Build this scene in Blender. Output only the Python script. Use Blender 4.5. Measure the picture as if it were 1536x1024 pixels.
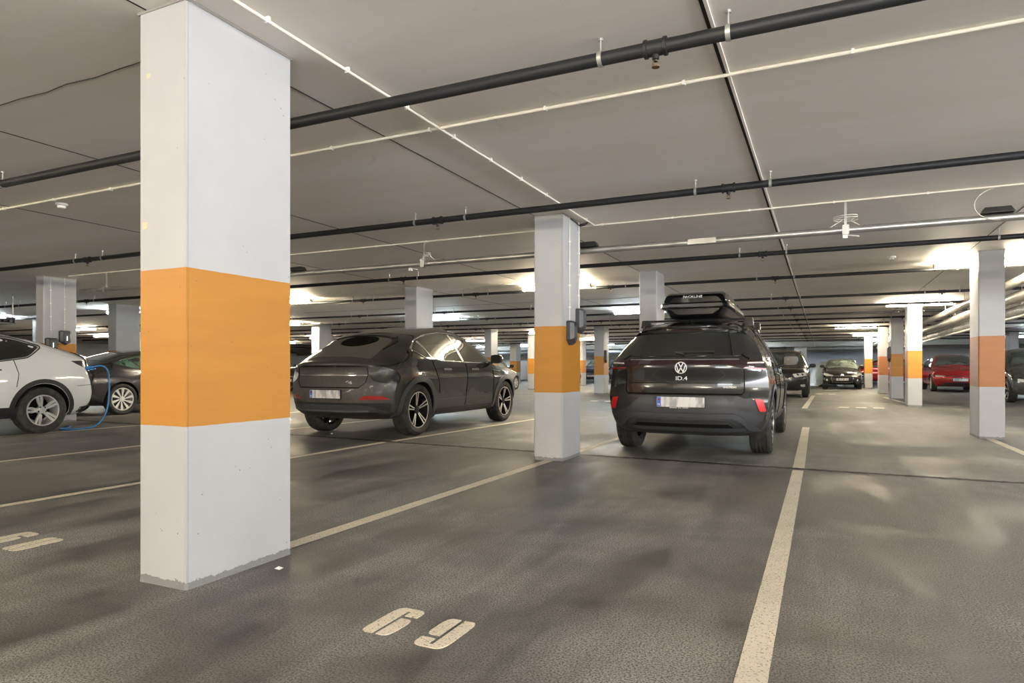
import bpy, bmesh, math, random
from mathutils import Vector, Matrix, geometry
from mathutils.bvhtree import BVHTree
from math import sin, cos, pi, radians, sqrt
SC = bpy.context.scene
for o in list(bpy.data.objects): bpy.data.objects.remove(o)
random.seed(7)
# ------------------------------------------------------------------ camera, world, exposure
A = radians(25.25); F_PX = 986.0
cam = bpy.data.cameras.new('camera'); cam.lens = F_PX/1536*36; cam.sensor_width = 36; cam.sensor_fit = 'HORIZONTAL'
cam.shift_y = 40/1536; cam.clip_start = .05; cam.clip_end = 300
camo = bpy.data.objects.new('camera', cam); camo.location = (0,0,1.0); camo.rotation_euler = (pi/2,0,A)
SC.collection.objects.link(camo); SC.camera = camo
SC.view_settings.view_transform = 'Standard'; SC.view_settings.look = 'None'
SC.view_settings.exposure = 0.22; SC.view_settings.gamma = 1.0; SC.view_settings.use_curve_mapping = False
SKY, LOWER_BOOST = 6.0, 3.2
W = bpy.data.worlds.new('world'); SC.world = W; W.use_nodes = True
def _world():
    # daylight from added openings behind the camera, lower half boosted to light the ceiling
    N, L = W.node_tree.nodes, W.node_tree.links; bg = N['Background']
    t = N.new('ShaderNodeTexCoord'); sx = N.new('ShaderNodeSeparateXYZ'); L.new(t.outputs['Generated'], sx.inputs[0])
    m = N.new('ShaderNodeMapRange'); m.inputs['From Min'].default_value = -.05; m.inputs['From Max'].default_value = .05
    m.inputs['To Min'].default_value = SKY*LOWER_BOOST; m.inputs['To Max'].default_value = SKY; L.new(sx.outputs['Z'], m.inputs['Value'])
    bg.inputs[0].default_value = (.95,.97,1.0,1); L.new(m.outputs[0], bg.inputs[1])
_world()
SC.cycles.max_bounces = 10; SC.cycles.diffuse_bounces = 6; SC.cycles.sample_clamp_indirect = 6
K = 1/1.06            # layout was measured with a 1.06 m eye height
CEIL = 2.83*K
LAMP_POWER = 265.0

# ------------------------------------------------------------------ materials
def newmat(name):
    m = bpy.data.materials.new(name); m.use_nodes = True
    return m, m.node_tree.nodes, m.node_tree.links, m.node_tree.nodes['Principled BSDF']
def setp(b, **k):
    for a, v in k.items():
        b.inputs[a.replace('_',' ')].default_value = v
def flat(name, col, rough=.5, metal=0, coat=0, spec=.5, **kw):
    m, N, L, b = newmat(name)
    setp(b, Base_Color=(*col,1), Roughness=rough, Metallic=metal)
    b.inputs['Coat Weight'].default_value = coat; b.inputs['Coat Roughness'].default_value = .04
    b.inputs['Specular IOR Level'].default_value = spec
    # a little wear so that nothing is perfectly even
    t = N.new('ShaderNodeTexCoord'); n = N.new('ShaderNodeTexNoise'); n.inputs['Scale'].default_value = kw.get('ns', 9); n.inputs['Detail'].default_value = 4
    L.new(t.outputs['Object'], n.inputs['Vector'])
    mr = N.new('ShaderNodeMapRange'); mr.inputs['To Min'].default_value = max(0, rough-.04); mr.inputs['To Max'].default_value = min(1, rough+.06)
    L.new(n.outputs['Fac'], mr.inputs['Value']); L.new(mr.outputs[0], b.inputs['Roughness'])
    return m
def emis(name, col, s):
    m, N, L, b = newmat(name); setp(b, Base_Color=(.8,.8,.8,1)); b.inputs['Emission Color'].default_value = (*col,1); b.inputs['Emission Strength'].default_value = s
    return m
def nz(N, L, vec, scale, detail=4, rough=.55, dist=0):
    n = N.new('ShaderNodeTexNoise'); n.inputs['Scale'].default_value = scale; n.inputs['Detail'].default_value = detail
    n.inputs['Roughness'].default_value = rough; n.inputs['Distortion'].default_value = dist
    L.new(vec, n.inputs['Vector']); return n.outputs['Fac']
def ramp(N, L, fac, stops):
    r = N.new('ShaderNodeValToRGB'); e = r.color_ramp.elements
    while len(e) < len(stops): e.new(.5)
    for i, (p, c) in enumerate(stops):
        e[i].position = p; e[i].color = (*c,1) if not isinstance(c,(int,float)) else (c,c,c,1)
    L.new(fac, r.inputs['Fac']); return r.outputs['Color']
def mix(N, L, fac, a, b, mode='MIX'):
    m = N.new('ShaderNodeMix'); m.data_type = 'RGBA'; m.blend_type = mode
    for s, v in ((m.inputs[0],fac),(m.inputs[6],a),(m.inputs[7],b)):
        if isinstance(v,(int,float)): s.default_value = v
        elif isinstance(v,tuple): s.default_value = (*v,1) if len(v)==3 else v
        else: L.new(v, s)
    return m.outputs[2]
def mth(N, L, op, a, b=0, c=None):
    m = N.new('ShaderNodeMath'); m.operation = op
    for s, v in zip(m.inputs, (a,b,c)):
        if v is None: continue
        if isinstance(v,(int,float)): s.default_value = v
        else: L.new(v, s)
    return m.outputs[0]
def mapping(N, L, vec, scale=(1,1,1), rot=(0,0,0), loc=(0,0,0)):
    m = N.new('ShaderNodeMapping'); m.inputs['Scale'].default_value = scale; m.inputs['Rotation'].default_value = rot; m.inputs['Location'].default_value = loc
    L.new(vec, m.inputs['Vector']); return m.outputs[0]
def bump(N, L, b, h, s, d=.01):
    n = N.new('ShaderNodeBump'); n.inputs['Strength'].default_value = s; n.inputs['Distance'].default_value = d
    L.new(h, n.inputs['Height']); L.new(n.outputs[0], b.inputs['Normal'])

def asphalt():
    m, N, L, b = newmat('asphalt')
    v = N.new('ShaderNodeTexCoord').outputs['Object']
    big = nz(N,L,mapping(N,L,v,(.55,.8,1)),1.1,5,.6,.6)
    str1 = nz(N,L,mapping(N,L,v,(2.2,.35,1),(0,0,.12)),1.3,5,.6,.5)
    fine = nz(N,L,v,125,2,.8); fine2 = nz(N,L,v,300,2,.8)
    vo = N.new('ShaderNodeTexVoronoi'); vo.inputs['Scale'].default_value = 130; L.new(v, vo.inputs['Vector'])
    patch = ramp(N,L,mth(N,L,'ADD',mth(N,L,'MULTIPLY',big,.55),mth(N,L,'MULTIPLY',str1,.45)),[(.41,0),(.575,1)])
    base = mix(N,L,patch,(.032,.032,.033),(.225,.222,.216))
    # warmer dust drifts
    warm = ramp(N,L,nz(N,L,mapping(N,L,v,(.3,.5,1),(0,0,.3),(4,2,0)),1.0,4,.55,.4),[(.45,0),(.7,1)])
    base = mix(N,L,mth(N,L,'MULTIPLY',warm,.32),base,(.16,.135,.09))
    # swirly tyre arcs
    w = N.new('ShaderNodeTexWave'); w.wave_type = 'RINGS'; w.rings_direction='Z'; w.inputs['Scale'].default_value = .9; w.inputs['Distortion'].default_value = 5; w.inputs['Detail'].default_value = 3; w.inputs['Detail Scale'].default_value = .8
    L.new(mapping(N,L,v,(1,1,1),(0,0,0),(1.5,-5,0)), w.inputs['Vector'])
    arc = ramp(N,L,w.outputs['Fac'],[(.5,0),(.95,1)])
    base = mix(N,L,mth(N,L,'MULTIPLY',arc,.16),base,(.13,.125,.115))
    sp = ramp(N,L,fine,[(.42,0),(.54,1)])
    base = mix(N,L,sp,mix(N,L,.72,base,(.010,.010,.010)),mix(N,L,1.0,base,(1.3,1.3,1.3),'MULTIPLY'))
    sp2 = ramp(N,L,vo.outputs['Distance'],[(.0,1),(.22,0)])
    rnd = ramp(N,L,nz(N,L,v,55,1,.5),[(.55,0),(.62,1)])
    base = mix(N,L,mth(N,L,'MULTIPLY',mth(N,L,'MULTIPLY',sp2,rnd),.55),base,(.34,.31,.26))
    L.new(base, b.inputs['Base Color'])
    rr = N.new('ShaderNodeMapRange'); rr.inputs['To Min'].default_value = .42; rr.inputs['To Max'].default_value = .8; L.new(patch, rr.inputs['Value']); L.new(rr.outputs[0], b.inputs['Roughness'])
    h = mth(N,L,'ADD',mth(N,L,'MULTIPLY',fine,1.0),mth(N,L,'MULTIPLY',fine2,.5))
    bump(N,L,b,h,.6,.008)
    return m
def ceiling_mat():
    m, N, L, b = newmat('ceiling_paint')
    v = N.new('ShaderNodeTexCoord').outputs['Object']
    n1 = nz(N,L,mapping(N,L,v,(.25,1.4,1),(0,0,.05)),1.2,5,.55,.3); n2 = nz(N,L,v,60,3,.6); n3 = nz(N,L,mapping(N,L,v,(.4,3,1)),1.5,4)
    c = mix(N,L,ramp(N,L,n1,[(.35,0),(.7,1)]),(.84,.79,.715),(.90,.865,.81))
    c = mix(N,L,mth(N,L,'MULTIPLY',ramp(N,L,n2,[(.2,1),(.34,0)]),.3),c,(.3,.28,.25))
    st = ramp(N,L,nz(N,L,v,1.7,6,.75,.8),[(.66,0),(.74,1)])
    c = mix(N,L,mth(N,L,'MULTIPLY',st,.25),c,(.42,.34,.25))
    L.new(c, b.inputs['Base Color']); setp(b, Roughness=.62)
    bump(N,L,b,mth(N,L,'ADD',mth(N,L,'MULTIPLY',n3,.8),mth(N,L,'MULTIPLY',n2,.10)),.2,.012)
    return m
def pillar_mat(name, seed=0, right=False):
    m, N, L, b = newmat(name)
    v = N.new('ShaderNodeTexCoord').outputs['Object']
    s = N.new('ShaderNodeSeparateXYZ'); L.new(v, s.inputs[0]); z = s.outputs['Z']
    vv = mapping(N,L,v,(1,1,1),(0,0,0),(seed*3.1,seed*1.7,0))
    wob = mth(N,L,'MULTIPLY',mth(N,L,'SUBTRACT',nz(N,L,vv,7,3),.5),.006)
    zz = mth(N,L,'ADD',z,wob)
    lo = mth(N,L,'GREATER_THAN',zz,.735); hi = mth(N,L,'LESS_THAN',zz,1.455)
    band = mth(N,L,'MULTIPLY',lo,hi)
    white = mix(N,L,ramp(N,L,nz(N,L,vv,1.6,4),[(.3,0),(.7,1)]),(.375,.38,.395),(.425,.428,.435))
    org = mix(N,L,ramp(N,L,nz(N,L,mapping(N,L,vv,(1,1,8)),1.5,3),[(.3,0),(.7,1)]),(.40,.168,.018) if not right else (.36,.135,.04),(.435,.19,.022) if not right else (.39,.155,.05))  # right gives the shaded copy, with shade put into the orange
    c = mix(N,L,band,white,org)
    # bare concrete foot, uneven
    foot = mth(N,L,'LESS_THAN',mth(N,L,'ADD',z,mth(N,L,'MULTIPLY',mth(N,L,'SUBTRACT',nz(N,L,vv,14,5,.7),.5),.075)),.034)
    c = mix(N,L,foot,c,(.19,.19,.19))
    # pin holes and chips, denser near the floor
    vo = N.new('ShaderNodeTexVoronoi'); vo.inputs['Scale'].default_value = 24; L.new(vv, vo.inputs['Vector'])
    dot = mth(N,L,'LESS_THAN',vo.outputs['Distance'],.085)
    sel = mth(N,L,'GREATER_THAN',mth(N,L,'ADD',nz(N,L,vv,5,2),mth(N,L,'MULTIPLY',mth(N,L,'LESS_THAN',z,.42),.07)),.60)
    c = mix(N,L,mth(N,L,'MULTIPLY',mth(N,L,'MULTIPLY',dot,sel),.8),c,(.12,.11,.10))
    grime = mth(N,L,'MULTIPLY',mth(N,L,'LESS_THAN',z,.5),ramp(N,L,nz(N,L,vv,38,4,.75),[(.6,0),(.68,1)]))
    c = mix(N,L,mth(N,L,'MULTIPLY',grime,.4),c,(.45,.43,.4))
    L.new(c, b.inputs['Base Color']); setp(b, Roughness=.5)
    bump(N,L,b,mth(N,L,'ADD',mth(N,L,'MULTIPLY',nz(N,L,vv,45,3),.5),mth(N,L,'MULTIPLY',foot,-.6)),.22,.006)
    return m
def line_mat():
    m, N, L, b = newmat('line_paint')
    v = N.new('ShaderNodeTexCoord').outputs['Object']
    c = mix(N,L,ramp(N,L,nz(N,L,v,110,3,.7),[(.36,0),(.44,1)]),(.12,.11,.10),(.68,.62,.52))
    c = mix(N,L,mth(N,L,'MULTIPLY',ramp(N,L,nz(N,L,v,3,4,.6),[(.4,0),(.7,1)]),.35),c,(.42,.38,.32))
    L.new(c, b.inputs['Base Color']); setp(b, Roughness=.7)
    bump(N,L,b,nz(N,L,v,110,3,.7),.35,.005)
    return m
def dusty_paint(name, col, dust=(.16,.15,.13), amt=.5, rough=.2, metal=.3, rear=0.):
    """car lacquer with road dust: strongest low down, and on the tail (rear>0)"""
    m, N, L, b = newmat(name)
    v = N.new('ShaderNodeTexCoord').outputs['Object']
    s = N.new('ShaderNodeSeparateXYZ'); L.new(v, s.inputs[0])
    low = N.new('ShaderNodeMapRange'); low.inputs['From Min'].default_value = .95; low.inputs['From Max'].default_value = .25; L.new(s.outputs['Z'], low.inputs['Value'])
    tail = N.new('ShaderNodeMapRange'); tail.inputs['From Min'].default_value = -1.75; tail.inputs['From Max'].default_value = -2.2; tail.inputs['To Max'].default_value = rear; L.new(s.outputs['Y'], tail.inputs['Value'])
    w = mth(N,L,'ADD',mth(N,L,'MULTIPLY',low.outputs[0],.8),tail.outputs[0])
    runs = ramp(N,L,nz(N,L,mapping(N,L,v,(16,16,1.6)),2,5,.7,.5),[(.35,0),(.65,1)])
    sm = nz(N,L,v,2.2,5,.6,.8)
    f = mth(N,L,'MULTIPLY',mth(N,L,'MULTIPLY',w,mth(N,L,'ADD',mth(N,L,'MULTIPLY',mth(N,L,'MULTIPLY',runs,tail.outputs[0]),.8),mth(N,L,'MULTIPLY',sm,1.2))),amt)
    f = mth(N,L,'MINIMUM',f,.9)
    L.new(mix(N,L,f,col,dust), b.inputs['Base Color'])
    r = N.new('ShaderNodeMapRange'); r.inputs['From Max'].default_value = .6; r.inputs['To Min'].default_value = rough; r.inputs['To Max'].default_value = .62; L.new(f, r.inputs['Value']); L.new(r.outputs[0], b.inputs['Roughness'])
    me = N.new('ShaderNodeMapRange'); me.inputs['From Max'].default_value = .5; me.inputs['To Min'].default_value = metal; me.inputs['To Max'].default_value = 0; L.new(f, me.inputs['Value']); L.new(me.outputs[0], b.inputs['Metallic'])
    cw = N.new('ShaderNodeMapRange'); cw.inputs['From Max'].default_value = .45; cw.inputs['To Min'].default_value = 1; cw.inputs['To Max'].default_value = .1; L.new(f, cw.inputs['Value']); L.new(cw.outputs[0], b.inputs['Coat Weight'])
    b.inputs['Coat Roughness'].default_value = .05
    return m
def glass_mat(name, col, rough=.04):
    m, N, L, b = newmat(name); setp(b, Base_Color=(*col,1), Roughness=rough, IOR=1.55)
    b.inputs['Coat Weight'].default_value = 1; b.inputs['Coat Roughness'].default_value = .02
    t = N.new('ShaderNodeTexCoord').outputs['Object']
    L.new(mix(N,L,ramp(N,L,nz(N,L,t,2.5,2),[(.45,0),(.6,1)]),col,tuple(c*1.9 for c in col)), b.inputs['Base Color'])
    return m
def plate_mat():
    m, N, L, b = newmat('plate_face')
    t = N.new('ShaderNodeTexCoord').outputs['Object']
    n = nz(N,L,mapping(N,L,t,(1,1,.45)),17,1.5,.4)
    L.new(mix(N,L,ramp(N,L,n,[(.40,0),(.6,1)]),(.34,.34,.35),(.68,.68,.67)), b.inputs['Base Color']); setp(b, Roughness=.4)
    return m
def tire_mat():
    m, N, L, b = newmat('tyre_rubber')
    t = N.new('ShaderNodeTexCoord').outputs['Object']
    L.new(mix(N,L,ramp(N,L,nz(N,L,t,12,4),[(.4,0),(.7,1)]),(.018,.018,.018),(.05,.047,.043)), b.inputs['Base Color']); setp(b, Roughness=.75)
    bump(N,L,b,nz(N,L,t,70,3),.3,.004)
    return m
def brushed(name, col, rough=.35, metal=1):
    m, N, L, b = newmat(name); t = N.new('ShaderNodeTexCoord').outputs['Object']
    L.new(mix(N,L,ramp(N,L,nz(N,L,t,6,4),[(.35,0),(.7,1)]),tuple(c*.75 for c in col),col), b.inputs['Base Color']); setp(b, Roughness=rough, Metallic=metal); return m
M = dict(
 asphalt=asphalt(), ceiling=ceiling_mat(), pillar=pillar_mat('pillar_paint'), pillar_shaded=pillar_mat('pillar_paint_shaded',2,True), line=line_mat(),
 joint=flat('joint_sealant',(.012,.012,.011),.8), wall=flat('wall_paint',(.80,.81,.83),.6,ns=2), wall_blue=flat('shutter_paint',(.46,.53,.64),.5,ns=2),
 black_pipe=flat('black_pipe',(.017,.018,.021),.5,.2,ns=6), grey_pipe=brushed('worn_steel_pipe',(.16,.165,.17),.55,.4), galv=brushed('galvanised',(.55,.55,.53),.38,.85), duct=brushed('insulated_duct',(.62,.58,.52),.45,.3),
 brass=flat('brass',(.25,.14,.05),.45,.8), hanger=flat('zinc_hanger',(.5,.5,.48),.4,.7), conduit=flat('white_conduit',(.74,.70,.62),.5), plastic_w=flat('white_plastic',(.78,.77,.74),.45),
 plastic_k=flat('black_plastic',(.022,.022,.024),.45), charger=flat('charger_grey',(.045,.047,.055),.38), charger_edge=flat('charger_lid',(.075,.078,.085),.45), blue=flat('blue_cable',(.03,.19,.50),.4), green_led=emis('led_white',(.75,.85,1),2.5),
 tyre=tire_mat(), rim=brushed('alloy_silver',(.66,.66,.66),.35,.35), rimdark=flat('gloss_black_alloy',(.02,.02,.02),.25,.3), rimbright=brushed('machined_alloy',(.85,.82,.74),.28,.7),
 chrome=flat('chrome',(.82,.82,.82),.12,1), glass=glass_mat('tinted_glass',(.008,.009,.009)), glass2=glass_mat('windscreen_glass',(.06,.075,.065)), glass_green=glass_mat('green_tint_glass',(.05,.10,.075)),
 red_lens=flat('red_lens',(.30,.010,.012),.2,coat=1), dark_lens=flat('smoked_red_lens',(.028,.009,.010),.12,coat=1), reflector=flat('red_reflector',(.60,.012,.018),.3), clear_lens=flat('clear_lens',(.82,.82,.80),.3,.2,coat=1),
 plate=plate_mat(), plate_blue=flat('plate_blue',(.03,.12,.5),.4), white=flat('white_mark',(.8,.8,.8),.4), arch=flat('wheel_well',(.006,.006,.006),.95,spec=.1),
 clad=flat('grey_cladding',(.040,.042,.049),.45), clad_k=flat('black_cladding',(.018,.0185,.02),.5), seam=flat('shut_line',(.004,.004,.004),.8,spec=.1),
 rail=flat('satin_black_rail',(.02,.02,.02),.3,coat=.4), box_gloss=flat('gloss_black_box',(.006,.006,.007),.07,coat=1), box_matt=flat('matt_black_box',(.005,.005,.006),.3,spec=.3),
 mirror=flat('dim_mirror',(.05,.045,.04),.25,.3), dirtglass=flat('dusty_rear_screen',(.105,.098,.084),.55),
 filler=flat('cream_filler',(.62,.52,.34),.7),
 mortar=flat('mortar',(.30,.29,.27),.9),
 cover=flat('silver_cover',(.42,.44,.44),.45,.3), orange=flat('orange_item',(.8,.25,.08),.5),
)
def lamp_mat(name, col): return emis(name, col, LAMP_POWER)
M['lamp_warm'] = lamp_mat('tube_warm', (1,.84,.58)); M['lamp_cool'] = lamp_mat('tube_cool', (.80,.93,1)); M['lamp_neutral'] = lamp_mat('tube_neutral', (1,.87,.64))

# ------------------------------------------------------------------ mesh helpers
class MB:
    def __init__(s): s.v=[]; s.f=[]; s.mi=[]
    def add(s, vs, fs, mi=0, mat=None):
        n=len(s.v); s.v += [(mat@Vector(v)) if mat else Vector(v) for v in vs]
        for f in fs: s.f.append([n+i for i in f]); s.mi.append(mi)
        return s
    def box(s, x0,x1,y0,y1,z0,z1, mi=0, mat=None):
        return s.add([(x0,y0,z0),(x1,y0,z0),(x1,y1,z0),(x0,y1,z0),(x0,y0,z1),(x1,y0,z1),(x1,y1,z1),(x0,y1,z1)],
              [(0,3,2,1),(4,5,6,7),(0,1,5,4),(1,2,6,5),(2,3,7,6),(3,0,4,7)],mi,mat)
    def tube(s, pts, r, n=10, mi=0, cap=True, mat=None):
        pts=[Vector(p) for p in pts]; vs=[]; rs = r if isinstance(r,(list,tuple)) else [r]*len(pts)
        up=None
        for i,p in enumerate(pts):
            d=(pts[min(i+1,len(pts)-1)]-pts[max(i-1,0)]).normalized()
            if up is None:
                up = Vector((0,0,1)) if abs(d.z)<.9 else Vector((1,0,0))
            a=d.cross(up).normalized(); b2=a.cross(d).normalized(); up=b2
            for k in range(n):
                t=2*pi*k/n; vs.append(p+a*cos(t)*rs[i]+b2*sin(t)*rs[i])
        fs=[]
        for i in range(len(pts)-1):
            for k in range(n):
                fs.append((i*n+k,i*n+(k+1)%n,(i+1)*n+(k+1)%n,(i+1)*n+k))
        if cap: fs.append(tuple(range(n))[::-1]); fs.append(tuple((len(pts)-1)*n+k for k in range(n)))
        return s.add(vs,fs,mi,mat)
    def lathe(s, prof, n=32, axis='x', mi=0, mat=None, close=False):
        vs=[]
        for (a,r) in prof:
            for k in range(n):
                t=2*pi*k/n
                vs.append({'x':(a,r*cos(t),r*sin(t)),'z':(r*cos(t),r*sin(t),a),'y':(r*cos(t),a,r*sin(t))}[axis])
        fs=[]; m=len(prof)
        for i in range(m if close else m-1):
            j=(i+1)%m
            for k in range(n): fs.append((i*n+k,i*n+(k+1)%n,j*n+(k+1)%n,j*n+k))
        if not close:
            fs.append(tuple(range(n))[::-1]); fs.append(tuple((m-1)*n+k for k in range(n)))
        return s.add(vs,fs,mi,mat)
    def prism(s, poly, d0, d1, mat=None, mi=0):
        """poly in local XY, extruded along local Z from d0 to d1"""
        n=len(poly)
        ar=sum(poly[i][0]*poly[(i+1)%n][1]-poly[(i+1)%n][0]*poly[i][1] for i in range(n))
        if ar<0: poly=poly[::-1]
        vs=[(x,y,d0) for x,y in poly]+[(x,y,d1) for x,y in poly]
        fs=[tuple(range(n))[::-1],tuple(range(n,2*n))]+[(i,(i+1)%n,n+(i+1)%n,n+i) for i in range(n)]
        return s.add(vs,fs,mi,mat)
    def build(s, name, mats, parent=None, smooth=35, bevel=0):
        me=bpy.data.meshes.new(name); me.from_pydata([tuple(v) for v in s.v],[],s.f)
        if not isinstance(mats,(list,tuple)): mats=[mats]
        for m in mats: me.materials.append(m)
        me.polygons.foreach_set('material_index', s.mi)
        bm=bmesh.new(); bm.from_mesh(me); bmesh.ops.recalc_face_normals(bm, faces=bm.faces); bm.to_mesh(me); bm.free()
        if smooth: shade(me, smooth)
        return link(name, me, parent, bevel)
def shade(me, ang):
    me.polygons.foreach_set('use_smooth',[True]*len(me.polygons))
    if ang < 180: me.set_sharp_from_angle(angle=radians(ang))
    me.update()
def link(name, me, parent=None, bevel=0):
    o=bpy.data.objects.new(name, me); SC.collection.objects.link(o)
    if parent is not None: o.parent=parent
    if bevel:
        b=o.modifiers.new('bevel','BEVEL'); b.width=bevel; b.segments=2; b.limit_method='ANGLE'; b.angle_limit=radians(40)
    return o
def tag(o, label, cat, group=None, kind=None):
    o['label']=label; o['category']=cat
    if group: o['group']=group
    if kind: o['kind']=kind
    return o
def struct(o): o['kind']='structure'; return o
def thing(name, label, cat, loc=(0,0,0), rz=0, group=None):
    o=bpy.data.objects.new(name,None); SC.collection.objects.link(o); o.location=loc; o.rotation_euler=(0,0,rz); o.empty_display_size=.1
    return tag(o,label,cat,group)
def T(x=0,y=0,z=0,rx=0,ry=0,rz=0):
    return Matrix.Translation((x,y,z))@Matrix.Rotation(rz,4,'Z')@Matrix.Rotation(ry,4,'Y')@Matrix.Rotation(rx,4,'X')
def rnd(poly, r, n=4):
    """round the corners of a polygon"""
    out=[]; m=len(poly)
    for i in range(m):
        p=Vector(poly[i]); a=Vector(poly[i-1]); b=Vector(poly[(i+1)%m])
        rr = r[i] if isinstance(r,(list,tuple)) else r
        if rr<=0: out.append(tuple(p)); continue
        da=(a-p); db=(b-p); ra=min(rr,da.length*.48); rb=min(rr,db.length*.48)
        p0=p+da.normalized()*ra; p2=p+db.normalized()*rb
        for k in range(n+1):
            t=k/n; q=p0*(1-t)**2+p*2*t*(1-t)+p2*t*t; out.append((q.x,q.y))
    return out
def rect(x0,x1,y0,y1): return [(x0,y0),(x1,y0),(x1,y1),(x0,y1)]
def spline(pts, n=60):
    """Catmull-Rom through pts, resampled evenly by length"""
    P=[Vector(p) for p in pts]; P=[P[0]*2-P[1]]+P+[P[-1]*2-P[-2]]; out=[]
    for i in range(1,len(P)-2):
        for k in range(12):
            t=k/12; a,b,c,d=P[i-1],P[i],P[i+1],P[i+2]
            out.append(.5*((2*b)+(c-a)*t+(2*a-5*b+4*c-d)*t*t+(3*b-a-3*c+d)*t**3))
    out.append(P[-2])
    L=[0]
    for i in range(1,len(out)): L.append(L[-1]+(out[i]-out[i-1]).length)
    def f(t):
        d=t*L[-1]; lo=0; hi=len(L)-1
        while hi-lo>1:
            m=(lo+hi)//2
            if L[m]<=d: lo=m
            else: hi=m
        s=(d-L[lo])/max(1e-9,L[hi]-L[lo]); return out[lo]*(1-s)+out[hi]*s
    return f
def lerpl(tab, x):
    if x<=tab[0][0]: return tab[0][1]
    for (a,b),(c,d) in zip(tab,tab[1:]):
        if x<=c:
            t=(x-a)/(c-a); t=t*t*(3-2*t)*.5+t*.5; return b+(d-b)*t
    return tab[-1][1]

def text_mesh(name, s, size, mat, parent, mtx, ext=.002, sx=1.0):
    cu=bpy.data.curves.new(name,'FONT'); cu.body=s; cu.size=size; cu.extrude=ext; cu.align_x='CENTER'; cu.align_y='CENTER'
    tmp=bpy.data.objects.new('tmp',cu); SC.collection.objects.link(tmp)
    dg=bpy.context.evaluated_depsgraph_get(); dg.update()
    me=bpy.data.meshes.new_from_object(tmp.evaluated_get(dg)); bpy.data.objects.remove(tmp); bpy.data.curves.remove(cu)
    me.transform(mtx@Matrix.Diagonal((sx,1,1,1))); me.materials.clear(); me.materials.append(mat); me.name=name
    return link(name, me, parent)

def at_px(px,Z):
    "ground position seen at picture column px and depth Z"
    a=(px-768)/F_PX*Z; return cos(A)*a-sin(A)*Z, sin(A)*a+cos(A)*Z
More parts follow.
